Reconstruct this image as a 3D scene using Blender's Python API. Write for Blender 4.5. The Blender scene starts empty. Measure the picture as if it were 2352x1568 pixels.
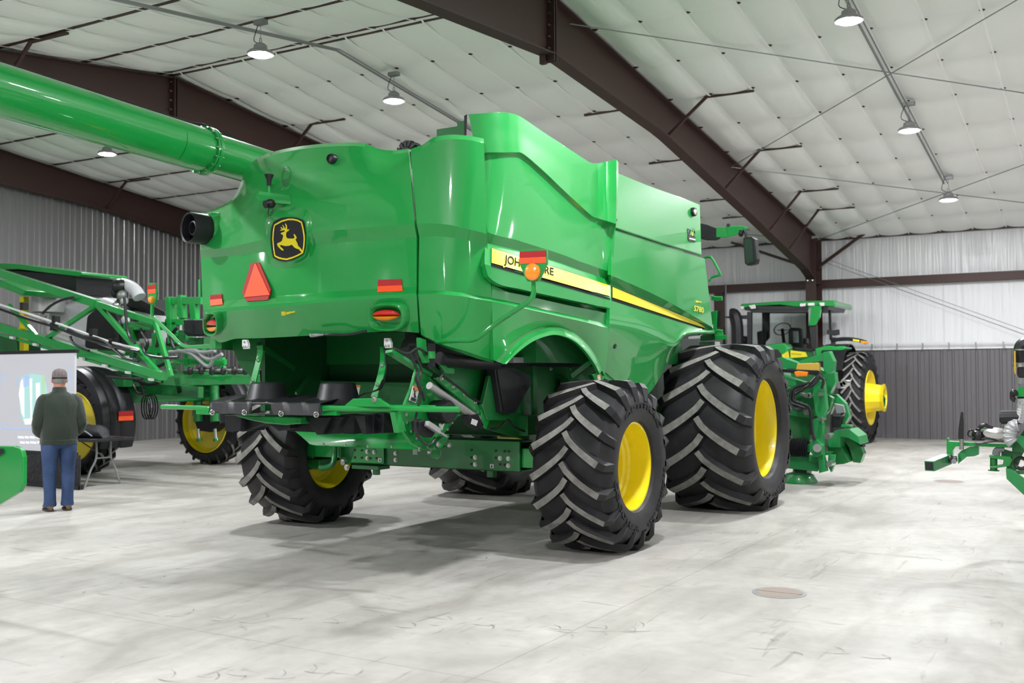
import bpy, bmesh, math, random
from mathutils import Vector, Matrix
from mathutils.bvhtree import BVHTree
random.seed(7)
scene = bpy.context.scene
COL = scene.collection
PI = math.pi

# ------------------------------------------------------------------ camera
FPX, YAW, PIT, ROL, CH = 2368.35, 0.5310, 0.0310, -0.0048, 1.65
CF = Vector((-math.sin(YAW)*math.cos(PIT), math.cos(YAW)*math.cos(PIT), math.sin(PIT)))
_R = Vector((math.cos(YAW), math.sin(YAW), 0)); _U = _R.cross(CF)
CR = _R*math.cos(ROL) + _U*math.sin(ROL)
CU = -_R*math.sin(ROL) + _U*math.cos(ROL)
CAM = Vector((0, 0, CH))
cam = bpy.data.cameras.new('camera')
cam.lens = 36*FPX/2352; cam.sensor_width = 36; cam.clip_end = 200
cam.dof.use_dof = True; cam.dof.focus_distance = 9.2; cam.dof.aperture_fstop = 2.2
co = bpy.data.objects.new('camera', cam); COL.objects.link(co)
co.matrix_world = Matrix(((CR.x, CU.x, -CF.x, 0), (CR.y, CU.y, -CF.y, 0), (CR.z, CU.z, -CF.z, CH), (0, 0, 0, 1)))
scene.camera = co

# ------------------------------------------------------------------ world and exposure
w = bpy.data.worlds.new('world'); scene.world = w; w.use_nodes = True
w.node_tree.nodes['Background'].inputs[0].default_value = (.8, .85, .9, 1)
w.node_tree.nodes['Background'].inputs[1].default_value = .9
vs = scene.view_settings
vs.view_transform = 'Standard'; vs.look = 'None'; vs.gamma = 1; vs.use_curve_mapping = False
vs.exposure = 0.30
LAMP_POWER = 1000.0          # emission strength of the high-bay lenses

def ray(px, py):
    return CF + CR*((px-1176)/FPX) - CU*((py-784)/FPX)
def A(px, py, Y):           # the point of the plane y = Y that the photo shows at this pixel
    r = ray(px, py); return CAM + r*(Y/r.y)
def AX(px, py, X):
    r = ray(px, py); return CAM + r*(X/r.x)
def AZ(px, py, Z=0.0):
    r = ray(px, py); return CAM + r*((Z-CH)/r.z)
def proj(P):
    v = Vector(P)-CAM; d = v.dot(CF); return (1176+FPX*v.dot(CR)/d, 784-FPX*v.dot(CU)/d)

# ------------------------------------------------------------------ materials
def mat(name, col, rough=.5, metal=0, coat=0, spec=.5, emit=None, bump=None, vary=None, trans=0, sheen=0, ior=None):
    m = bpy.data.materials.new(name); m.use_nodes = True
    nt = m.node_tree; b = nt.nodes['Principled BSDF']
    b.inputs['Base Color'].default_value = (*col, 1)
    b.inputs['Roughness'].default_value = rough
    b.inputs['Metallic'].default_value = metal
    b.inputs['Coat Weight'].default_value = coat
    b.inputs['Coat Roughness'].default_value = .04
    b.inputs['Specular IOR Level'].default_value = spec
    b.inputs['Transmission Weight'].default_value = trans
    if ior: b.inputs['IOR'].default_value = ior
    if sheen: b.inputs['Sheen Weight'].default_value = sheen
    if emit: b.inputs['Emission Color'].default_value = (*emit[0], 1); b.inputs['Emission Strength'].default_value = emit[1]
    tc = nt.nodes.new('ShaderNodeTexCoord')
    if vary:                # (scale, amount, second colour)
        n = nt.nodes.new('ShaderNodeTexNoise'); n.inputs['Scale'].default_value = vary[0]; n.inputs['Detail'].default_value = 6
        nt.links.new(tc.outputs['Object'], n.inputs['Vector'])
        cr = nt.nodes.new('ShaderNodeValToRGB'); cr.color_ramp.elements[0].position = .5-vary[1]; cr.color_ramp.elements[1].position = .5+vary[1]
        cr.color_ramp.elements[0].color = (*col, 1); cr.color_ramp.elements[1].color = (*vary[2], 1)
        nt.links.new(n.outputs['Fac'], cr.inputs['Fac']); nt.links.new(cr.outputs['Color'], b.inputs['Base Color'])
    if bump:                # (scale xyz, strength, distance)
        mp = nt.nodes.new('ShaderNodeMapping'); mp.inputs['Scale'].default_value = bump[0]
        n2 = nt.nodes.new('ShaderNodeTexNoise'); n2.inputs['Scale'].default_value = 1; n2.inputs['Detail'].default_value = 4
        bp = nt.nodes.new('ShaderNodeBump'); bp.inputs['Strength'].default_value = bump[1]; bp.inputs['Distance'].default_value = bump[2]
        nt.links.new(tc.outputs['Object'], mp.inputs['Vector']); nt.links.new(mp.outputs[0], n2.inputs['Vector'])
        nt.links.new(n2.outputs['Fac'], bp.inputs['Height']); nt.links.new(bp.outputs[0], b.inputs['Normal'])
    return m
M = {}
M['green'] = mat('green paint', (.009, .30, .052), .38, coat=1, spec=.25, bump=((2.2, 2.2, 2.2), .06, .02))
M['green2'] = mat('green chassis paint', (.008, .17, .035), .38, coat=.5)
M['bgreen'] = mat('green paint, worn', (.012, .24, .06), .4, coat=.4)
M['yellow'] = mat('yellow wheel paint', (.95, .76, .012), .35, coat=.6)
M['ydecal'] = mat('yellow decal', (.78, .66, .008), .4)
M['rubber'] = mat('black rubber', (.010, .010, .012), .5, spec=.35, vary=(9, .25, (.022, .021, .023)), bump=((14, 14, 14), .25, .01))
M['lug'] = mat('dusty rubber', (.13, .126, .116), .7, vary=(11, .22, (.28, .27, .25)))
M['black'] = mat('black plastic', (.012, .012, .015), .42, spec=.4, bump=((220, 220, 220), .15, .002))
M['ink'] = mat('matt black print', (.008, .008, .008), .7, spec=.1)
M['green_shade'] = mat('dark green inner steel', (.004, .085, .02), .5)  # green darkened: shade of the cavity under the hood is put into the colour
M['hose'] = mat('black hose', (.012, .012, .014), .35)
M['brown'] = mat('brown steel', (.052, .025, .021), .5, spec=.4, vary=(2.5, .3, (.060, .029, .025)))
M['steel'] = mat('zinc steel', (.62, .62, .6), .28, metal=1)
M['galv'] = mat('galvanised conduit', (.3, .31, .31), .45, metal=.6)
M['silver'] = mat('grey painted cylinder', (.42, .42, .42), .35, metal=.4)
M['grey'] = mat('grey plastic', (.25, .26, .27), .5)
M['white'] = mat('white paint', (.75, .75, .75), .5)
M['tank'] = mat('white polyethylene', (.62, .62, .66), .3, coat=.3)
M['glass'] = mat('clear glass', (.85, .93, .9), .02, trans=1, ior=1.1)
M['mirror'] = mat('mirror glass', (.010, .016, .015), .06, coat=.6)
M['dred'] = mat('red reflective tape', (.42, .008, .012), .4)
M['ored'] = mat('fluorescent orange red tape', (1.0, .10, .02), .45)
M['rlens'] = mat('red lens', (.65, .01, .01), .12, coat=1, bump=((90, 90, 90), .5, .004))
M['amber'] = mat('amber lens', (1.0, .30, .01), .12, coat=1, bump=((90, 90, 90), .5, .004))
M['orange'] = mat('orange label', (.9, .22, .02), .5)
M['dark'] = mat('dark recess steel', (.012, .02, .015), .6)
M['denim'] = mat('blue denim', (.022, .046, .125), .85, vary=(6, .2, (.045, .085, .20)), bump=((30, 30, 60), .5, .01))
M['jacket'] = mat('dark green fleece', (.018, .028, .020), .9, sheen=.3, bump=((12, 12, 5), .6, .03))
M['skin'] = mat('skin', (.55, .25, .18), .5)
M['cap'] = mat('grey brown cloth', (.13, .10, .10), .85, vary=(60, .1, (.18, .15, .15)))
M['boot'] = mat('brown leather', (.17, .09, .045), .6)
M['sole'] = mat('dark rubber sole', (.05, .045, .04), .8)
M['hair'] = mat('short grey hair', (.22, .20, .19), .9)
M['bag'] = mat('dark padded cloth', (.03, .03, .035), .7, bump=((18, 18, 18), .8, .03))
M['lens'] = mat('lamp lens', (1, 1, 1), .5, emit=((.97, .98, 1.0), LAMP_POWER))
M['castal'] = mat('cast aluminium', (.35, .35, .36), .45, metal=.6)
M['yplate'] = mat('faded yellow plastic', (.55, .36, .05), .5)
M['foil'] = mat('grey heat foil', (.5, .5, .52), .4, metal=.3, bump=((25, 25, 60), .8, .02))

def ramp(nt, src, p0, c0, p1, c1):
    cr = nt.nodes.new('ShaderNodeValToRGB'); e = cr.color_ramp.elements
    e[0].position = p0; e[1].position = p1; e[0].color = (*c0, 1); e[1].color = (*c1, 1)
    nt.links.new(src, cr.inputs['Fac']); return cr.outputs['Color']
def noise(nt, vec, scale, detail=5, dist=0, sc=None):
    if sc:
        mp = nt.nodes.new('ShaderNodeMapping'); mp.inputs['Scale'].default_value = sc; nt.links.new(vec, mp.inputs['Vector']); vec = mp.outputs[0]
    n = nt.nodes.new('ShaderNodeTexNoise'); n.inputs['Scale'].default_value = scale; n.inputs['Detail'].default_value = detail; n.inputs['Distortion'].default_value = dist
    nt.links.new(vec, n.inputs['Vector']); return n.outputs['Fac']
def mix(nt, fac, a, b, mode='MIX'):
    m = nt.nodes.new('ShaderNodeMix'); m.data_type = 'RGBA'; m.blend_type = mode
    if isinstance(fac, float): m.inputs[0].default_value = fac
    else: nt.links.new(fac, m.inputs[0])
    nt.links.new(a, m.inputs[6])
    if isinstance(b, tuple): m.inputs[7].default_value = b
    else: nt.links.new(b, m.inputs[7])
    return m.outputs[2]
# concrete floor: pale grey, mottled, saw-cut joints, worn smears
m = M['floor'] = mat('polished concrete', (.5, .49, .47), .42, spec=.3)
nt = m.node_tree; b = nt.nodes['Principled BSDF']; tc = nt.nodes['Texture Coordinate'].outputs['Object']
base = ramp(nt, noise(nt, tc, .55, 8, .6), .3, (.325, .312, .292), .68, (.48, .465, .438))
sm = ramp(nt, noise(nt, tc, 1.3, 9, 1.2, (1.6, .55, 1)), .42, (1, 1, 1), .70, (.76, .75, .73))
base = mix(nt, 1.0, base, sm, 'MULTIPLY')
fine = ramp(nt, noise(nt, tc, 9, 8, .4), .3, (.93, .93, .93), .7, (1.05, 1.05, 1.05))
base = mix(nt, 1.0, base, fine, 'MULTIPLY')
for sc_, th_ in (((9, 1.1, 1), .63), ((1.3, 8, 1), .64), ((5, 5, 1), .68)):      # trowel smears and dirty drag marks
    base = mix(nt, 1.0, base, ramp(nt, noise(nt, tc, 1.0, 7, 1.5, sc_), th_, (1, 1, 1), th_+.09, (.74, .73, .71)), 'MULTIPLY')
sep = nt.nodes.new('ShaderNodeSeparateXYZ'); nt.links.new(tc, sep.inputs[0])
def joint(sock, offset, pitch):
    a = nt.nodes.new('ShaderNodeMath'); a.operation = 'SUBTRACT'; nt.links.new(sock, a.inputs[0]); a.inputs[1].default_value = offset
    p = nt.nodes.new('ShaderNodeMath'); p.operation = 'PINGPONG'; nt.links.new(a.outputs[0], p.inputs[0]); p.inputs[1].default_value = pitch/2
    l = nt.nodes.new('ShaderNodeMath'); l.operation = 'LESS_THAN'; nt.links.new(p.outputs[0], l.inputs[0]); l.inputs[1].default_value = .005
    return l.outputs[0]
jj = nt.nodes.new('ShaderNodeMath'); jj.operation = 'MAXIMUM'
nt.links.new(joint(sep.outputs[0], -3.046, 3.92), jj.inputs[0]); nt.links.new(joint(sep.outputs[1], 4.756, 3.86), jj.inputs[1])
jf = nt.nodes.new('ShaderNodeMath'); jf.operation = 'MULTIPLY'; nt.links.new(jj.outputs[0], jf.inputs[0]); jf.inputs[1].default_value = .5
base = mix(nt, jf.outputs[0], base, (.16, .15, .14, 1))
nt.links.new(base, b.inputs['Base Color'])
nt.links.new(ramp(nt, noise(nt, tc, 1.1, 6, .5), .3, (.42,)*3, .7, (.6,)*3), b.inputs['Roughness'])
M['rust'] = mat('rusty iron', (.27, .22, .195), .8)
M['mark'] = mat('rubber tyre scuff', (.16, .155, .145), .7, vary=(14, .2, (.42, .41, .39)))
M['insul'] = mat('white vinyl insulation', (.90, .915, .89), .42, bump=((9, 2.2, 3), .28, .03))
M['liner'] = mat('white vinyl wall liner', (.78, .79, .81), .28, bump=((7, 7, .35), .75, .06))
M['strap'] = mat('white strap', (.98, .98, .98), .5)
M['wainscot'] = mat('charcoal ribbed steel sheet', (.14, .132, .142), .42, metal=.2)
M['wallgrey'] = mat('grey ribbed steel sheet', (.25, .245, .25), .28, metal=.45)
# projected picture: white surface that glows, soft blue-green shapes
m = M['screen'] = mat('projected picture', (.34, .34, .36), .6)
nt = m.node_tree; b = nt.nodes['Principled BSDF']; tc = nt.nodes['Texture Coordinate'].outputs['Object']
b.inputs['Emission Color'].default_value = (.72, .74, .82, 1); b.inputs['Emission Strength'].default_value = .32
M['glow1'] = mat('bright projected patch', (.22, .24, .26), .6, emit=((.45, .95, .85), .5))
M['glow2'] = mat('white projected patch', (.22, .24, .26), .6, emit=((.9, .95, 1), .75))
M['glow3'] = mat('blue projected line', (.22, .24, .26), .6, emit=((.4, .6, 1), .55))
M['glow4'] = mat('lime projected patch', (.22, .24, .26), .6, emit=((.5, .9, .4), .5))

# ------------------------------------------------------------------ mesh builder
class MB:
    def __init__(s): s.v = []; s.f = []; s.m = []
    def add(s, vs, fs, mi=0):
        o = len(s.v); s.v += [tuple(v) for v in vs]; s.f += [tuple(i+o for i in f) for f in fs]; s.m += [mi]*len(fs); return s
    def hexa(s, p, mi=0):     # eight corners: bottom four, top four
        return s.add(p, [(3, 2, 1, 0), (4, 5, 6, 7), (0, 1, 5, 4), (1, 2, 6, 5), (2, 3, 7, 6), (3, 0, 4, 7)], mi)
    def box(s, x0, x1, y0, y1, z0, z1, mi=0):
        return s.hexa([(x0, y0, z0), (x1, y0, z0), (x1, y1, z0), (x0, y1, z0), (x0, y0, z1), (x1, y0, z1), (x1, y1, z1), (x0, y1, z1)], mi)
    def bar(s, a, b, w, h, up=(0, 0, 1), mi=0):   # square bar from a to b
        a = Vector(a); b = Vector(b); d = (b-a).normalized(); u = Vector(up)
        if abs(d.dot(u)) > .98: u = Vector((0, 1, 0))
        sd = d.cross(u).normalized()*w/2; u = sd.cross(d).normalized()*h/2
        return s.hexa([a-sd-u, a+sd-u, b+sd-u, b-sd-u, a-sd+u, a+sd+u, b+sd+u, b-sd+u], mi)
    def cyl(s, a, b, r, r2=None, n=16, cap=True, mi=0):
        a = Vector(a); b = Vector(b); d = (b-a).normalized(); r2 = r if r2 is None else r2
        u = d.orthogonal().normalized(); v = d.cross(u)
        vs = []
        for c, rr in ((a, r), (b, r2)):
            for i in range(n):
                t = 2*PI*i/n; vs.append(c+u*math.cos(t)*rr+v*math.sin(t)*rr)
        fs = [(i, (i+1) % n, n+(i+1) % n, n+i) for i in range(n)]
        if cap: fs += [tuple(range(n-1, -1, -1)), tuple(range(n, 2*n))]
        return s.add(vs, fs, mi)
    def tube(s, pts, r, n=8, mi=0, smooth=True):
        pts = [Vector(p) for p in pts]
        if smooth and len(pts) > 2: pts = spline(pts, 5)
        rr = r if isinstance(r, (list, tuple)) else [r]*len(pts)
        if len(rr) != len(pts): rr = [rr[0]+(rr[-1]-rr[0])*i/(len(pts)-1) for i in range(len(pts))]
        u = None; vs = []
        for i, p in enumerate(pts):
            d = (pts[min(i+1, len(pts)-1)]-pts[max(i-1, 0)])
            d = d.normalized() if d.length > 1e-9 else Vector((0, 0, 1))
            u = d.orthogonal().normalized() if u is None else (u-d*u.dot(d)).normalized()
            v = d.cross(u)
            for k in range(n):
                t = 2*PI*k/n; vs.append(p+u*math.cos(t)*rr[i]+v*math.sin(t)*rr[i])
        L = len(pts); fs = []
        for i in range(L-1):
            for k in range(n):
                k2 = (k+1) % n; fs.append((i*n+k, i*n+k2, (i+1)*n+k2, (i+1)*n+k))
        fs += [tuple(range(n-1, -1, -1)), tuple(range((L-1)*n, L*n))]
        return s.add(vs, fs, mi)
    def lathe(s, c, ax, prof, n=48, mi=0, closed=False):   # prof: (along axis, radius)
        c = Vector(c); d = Vector(ax).normalized(); u = d.orthogonal().normalized(); v = d.cross(u); vs = []
        for (x, r) in prof:
            for k in range(n):
                t = 2*PI*k/n; vs.append(c+d*x+(u*math.cos(t)+v*math.sin(t))*r)
        L = len(prof); fs = []
        for i in range(L if closed else L-1):
            j = (i+1) % L
            for k in range(n):
                k2 = (k+1) % n; fs.append((i*n+k, i*n+k2, j*n+k2, j*n+k))
        return s.add(vs, fs, mi)
    def prism(s, pts, ext, mi=0):                # polygon pts (3D) pushed along ext
        pts = [Vector(p) for p in pts]; e = Vector(ext); n = len(pts)
        return s.add(pts+[p+e for p in pts], [tuple(range(n-1, -1, -1)), tuple(range(n, 2*n))]+[(i, (i+1) % n, n+(i+1) % n, n+i) for i in range(n)], mi)
    def loft(s, rings, mi=0, caps=True):         # rings: lists of the same number of points
        n = len(rings[0]); vs = [p for r in rings for p in r]; fs = []
        for i in range(len(rings)-1):
            for k in range(n):
                k2 = (k+1) % n; fs.append((i*n+k, i*n+k2, (i+1)*n+k2, (i+1)*n+k))
        if caps: fs += [tuple(range(n-1, -1, -1)), tuple(range((len(rings)-1)*n, len(rings)*n))]
        return s.add(vs, fs, mi)
    def ball(s, c, rx, ry=None, rz=None, n=16, mi=0):
        ry = ry or rx; rz = rz or rx; c = Vector(c); rings = []
        for i in range(1, n//2):
            t = PI*i/(n//2); rings.append([c+Vector((rx*math.sin(t)*math.cos(2*PI*k/n), ry*math.sin(t)*math.sin(2*PI*k/n), -rz*math.cos(t))) for k in range(n)])
        return s.loft(rings, mi)
    def build(s, name, m, parent=None, smooth=False, bevel=0, angle=35, seg=2):
        me = bpy.data.meshes.new(name); me.from_pydata(s.v, [], s.f)
        ms = m if isinstance(m, (list, tuple)) else [m]
        for q in ms: me.materials.append(q)
        for p, i in zip(me.polygons, s.m): p.material_index = i
        bm = bmesh.new(); bm.from_mesh(me); bmesh.ops.recalc_face_normals(bm, faces=bm.faces)
        finish(bm, me, smooth, angle)
        o = bpy.data.objects.new(name, me); COL.objects.link(o)
        if parent: put(o, parent)
        if bevel: addbevel(o, bevel, seg)
        return o
def finish(bm, me, smooth=True, angle=35):
    for f in bm.faces: f.smooth = bool(smooth)
    if smooth:
        for e in bm.edges:
            if len(e.link_faces) == 2 and e.calc_face_angle(0) > math.radians(angle): e.smooth = False
    bm.to_mesh(me); bm.free()
def addbevel(o, w, seg=2):
    b = o.modifiers.new('bevel', 'BEVEL'); b.width = w; b.segments = seg; b.limit_method = 'ANGLE'; b.angle_limit = math.radians(30); b.harden_normals = True
def wloc(o):
    p = Vector(o.location)
    return p if not o.parent else p+wloc(o.parent)+o.matrix_parent_inverse.translation
def put(o, parent):
    o.parent = parent; o.matrix_parent_inverse = Matrix.Translation(-wloc(parent))
def spline(pts, n=6):
    out = []
    for i in range(len(pts)-1):
        p0 = pts[max(i-1, 0)]; p1 = pts[i]; p2 = pts[i+1]; p3 = pts[min(i+2, len(pts)-1)]
        for k in range(n):
            t = k/n; out.append(.5*((2*p1)+(p2-p0)*t+(2*p0-5*p1+4*p2-p3)*t*t+(3*p1-p0-3*p2+p3)*t**3))
    out.append(pts[-1]); return out
def tag(o, label=None, cat=None, group=None, kind=None):
    if label: o['label'] = label
    if cat: o['category'] = cat
    if group: o['group'] = group
    if kind: o['kind'] = kind
    return o
def thing(name, label, cat, loc, group=None):
    o = bpy.data.objects.new(name, None); COL.objects.link(o); o.location = loc; o.empty_display_size = .2
    return tag(o, label, cat, group)
def struct(name, parent=None):
    o = bpy.data.objects.new(name, None); COL.objects.link(o); o['kind'] = 'structure'
    if parent: o.parent = parent
    return o
def copy_tree(o, parent=None, off=None):
    c = o.copy(); COL.objects.link(c)
    if parent: c.parent = parent; c.matrix_parent_inverse = o.matrix_parent_inverse.copy()
    if off: c.location = Vector(c.location)+Vector(off)
    for ch in o.children: copy_tree(ch, c)
    return c

# ------------------------------------------------------------------ the hall
WY, WX, EX, BY = 26.9, -21.4, 8.0, -4.0          # right wall, left wall, near end, back wall
SL, YR, ZE = .1206, 12.3, 5.11
def roofz(y): return ZE+SL*(26.88-y) if y > YR else ZE+SL*(26.88-YR)-SL*(YR-y)
fl = MB().box(WX, EX, BY, WY, -.2, 0).build('floor', M['floor']); fl['kind'] = 'structure'
def ribbed(name, p0, p1, z0, z1, pitch, rib, depth, m, parent=None, nrm=None, topz=None):
    # vertical ribbed sheet from p0 to p1 (2D) with narrow raised ribs
    d = Vector((p1[0]-p0[0], p1[1]-p0[1], 0)); L = d.length; d.normalize(); n = Vector((nrm[0], nrm[1], 0))
    xs = []; x = 0
    while x < L:
        xs += [(x, 0), (x+rib*.25, depth), (x+rib*.75, depth), (x+rib, 0)]
        mid = x+rib+(pitch-rib)*.5
        xs += [(mid-.012, 0), (mid, depth*.3), (mid+.012, 0)]
        x += pitch
    xs = [q for q in xs if q[0] <= L]+[(L, 0)]
    mb = MB(); vs = []
    for (x, h) in xs:
        p = Vector((p0[0], p0[1], 0))+d*x+n*h
        zt = topz(p) if topz else z1
        vs += [(p.x, p.y, z0), (p.x, p.y, zt)]
    mb.add(vs, [(2*i, 2*i+2, 2*i+3, 2*i+1) for i in range(len(xs)-1)])
    # backing
    q0 = Vector((p0[0], p0[1], 0))-n*.15; q1 = Vector((p1[0], p1[1], 0))-n*.15
    return mb.build(name, m, parent)
# right wall: white liner above a charcoal ribbed wainscot
wr = MB().box(WX, EX, WY+.04, WY+.2, 0, 5.3).build('wall_right', M['liner']); wr['kind'] = 'structure'
ribbed('wainscot', (WX, WY), (EX, WY), 0, 2.19, .26, .07, .022, M['wainscot'], wr, (0, -1))
t = MB().box(WX, EX, WY-.05, WY+.04, 2.19, 2.205).box(WX, EX, WY-.16, WY-.10, 2.345, 2.365)
t.build('ledge_rail', M['white'], wr)
t = MB()
x = -16.0
while x < EX: t.box(x-.015, x+.015, WY-.15, WY-.11, 2.2, 2.345); x += .595
t.build('rail_stub', M['galv'], wr)
MB().box(-1.05, -.38, WY-.17, WY-.09, 2.366, 2.40).build('rail_marker', M['yplate'], wr)
t = MB().box(WX, EX, WY-.17, WY+.03, 3.80, 3.84).box(WX, EX, WY-.19, WY-.15, 3.80, 4.00).box(WX, EX, WY-.17, WY+.03, 3.97, 4.0)
t.build('girt', M['brown'], wr)
MB().box(WX, EX, WY-.12, WY+.03, 5.02, 5.12).build('eave_strut', M['brown'], wr)
xp = A(1653, 720, WY).x; MB().box(xp-.10, xp+.14, WY-.16, WY+.03, 0, 3.8).build('girt_post', M['brown'], wr)
xp = A(1674, 720, WY).x; MB().tube([(xp, WY-.22, 0), (xp, WY-.22, 4.02)], .02, 8).build('wall_conduit', M['galv'], wr, smooth=True)
MB().box(.02, .42, WY-.06, WY+.02, 4.22, 4.29).build('wall_bracket', M['galv'], wr)
t = MB()
# left gable wall
ribbed('wall_left', (WX, BY), (WX, WY), 0, 6, .31, .09, .035, M['wallgrey'], None, (1, 0), topz=lambda p: roofz(p.y)+.1)['kind'] = 'structure'
t = MB().box(WX-.2, WX-.02, BY, WY, 0, 5.2).build('wall_left_back', M['wallgrey']); t.name = 'wall_left_outer'; t['kind'] = 'structure'
d = MB().box(WX+.04, WX+.09, 14.6, 17.42, 0, 2.4).build('door_1', M['white']); d['kind'] = 'structure'
MB().box(WX+.04, WX+.13, 17.42, 17.55, 0, 2.5).box(WX+.04, WX+.13, 14.5, 14.6, 0, 2.5).box(WX+.04, WX+.13, 14.5, 17.55, 2.4, 2.5).build('door_frame', M['galv'], d)
# near end and back walls, behind the camera: liner above, wainscot below, like the right wall
for nm, bx, p0, p1, nr in (('wall_near', (EX, EX+.15, BY, WY, 0, 6.9), (EX, BY), (EX, WY), (-1, 0)), ('wall_back', (WX, EX, BY-.15, BY, 0, 5.2), (WX, BY), (EX, BY), (0, 1))):
    o = MB().box(*bx).build(nm, M['liner' if nm == 'wall_near' else 'wallgrey']); o['kind'] = 'structure'
    ribbed('wainscot', (p0[0]+nr[0]*.04, p0[1]+nr[1]*.04), (p1[0]+nr[0]*.04, p1[1]+nr[1]*.04), 0, 2.19, .26, .07, .022, M['wainscot'], o, nr)
# ceiling: quilted vinyl between purlins (along X) and straps (along Y)
PY = [26.88-1.4795*i for i in range(10)]; PY += [YR]
PL = [YR-.25-1.4795*i for i in range(0, 12)]
ys = sorted(set([round(v, 4) for v in PY+PL+[BY]])); ys = [v for v in ys if v >= BY]+[WY]
STR = .722; X0 = -5.812
xs = []; k = math.ceil((WX-X0)/STR); 
while X0+k*STR < EX: xs.append(X0+k*STR); k += 1
gx = []; 
for i, x in enumerate([WX]+xs+[EX]):
    if i:
        for q in range(8): gx.append((px_+(x-px_)*q/8, q/8))
    px_ = x
gx.append((EX, 0))
gy = []
for i, y in enumerate(ys):
    if i:
        for q in range(8): gy.append((py_+(y-py_)*q/8, q/8, y-py_))
    py_ = y
gy.append((ys[-1], 0, 1))
vv = []
for (y, v, span) in gy:
    wy = max(0, math.sin(PI*v))**.6*min(1, span/1.4)
    for (x, u) in gx:
        su = max(0, math.sin(PI*u))**.55
        jit = .008*math.sin(x*3.1+y*1.7)*math.sin(y*2.3-x*.9)
        nf = min(1, min(abs(x-X) for X in (-6.62, -14.02, -21.15, .75))/.45)      # the fabric is clamped over the rafters
        open_ = x < -6.9 if y < 13.1 else x < -13.9
        vv.append((x, y, roofz(y)-.02-wy*(.065+.065*su+jit)*(.12+.88*nf)-(0 if open_ else .05*su)*(1-wy)*nf))
nx = len(gx)
ff = [(j*nx+i, j*nx+i+1, (j+1)*nx+i+1, (j+1)*nx+i) for j in range(len(gy)-1) for i in range(nx-1)]
ceil = MB().add(vv, ff).build('ceiling', M['insul'], smooth=True, angle=50); ceil['kind'] = 'structure'
for y in ys[1:-1]:
    mb = MB().box(WX, -6.9 if y < 13.1 else -13.9, y-.03, y+.03, roofz(y)-.045, roofz(y)+.02)
    for x in xs:
        if x > (-6.9 if y < 13.1 else -13.9): mb.prism([(x-.10, y-.02, roofz(y)-.012), (x, y-.02, roofz(y)-.048), (x+.10, y-.02, roofz(y)-.012), (x, y-.02, roofz(y)+.02)], (0, .04, 0))
    mb.build('purlin', M['brown'], ceil)
for x in xs:
    mb = MB(); L = []
    for (y, v, span) in gy:
        L.append((y, roofz(y)-max(0, math.sin(PI*v))**.6*min(1, span/1.4)*.080-.062*(1-abs(math.sin(PI*v)))**2-.012))
    mb.add([p for (y, z) in L for p in ((x-.017, y, z), (x+.017, y, z))], [(2*i, 2*i+1, 2*i+3, 2*i+2) for i in range(len(L)-1)])
    mb.build('strap', M['strap'], ceil)
MB().box(WX, EX, BY, WY, 7.3, 7.4).build('roof_sheet', M['wallgrey'], ceil)

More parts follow.
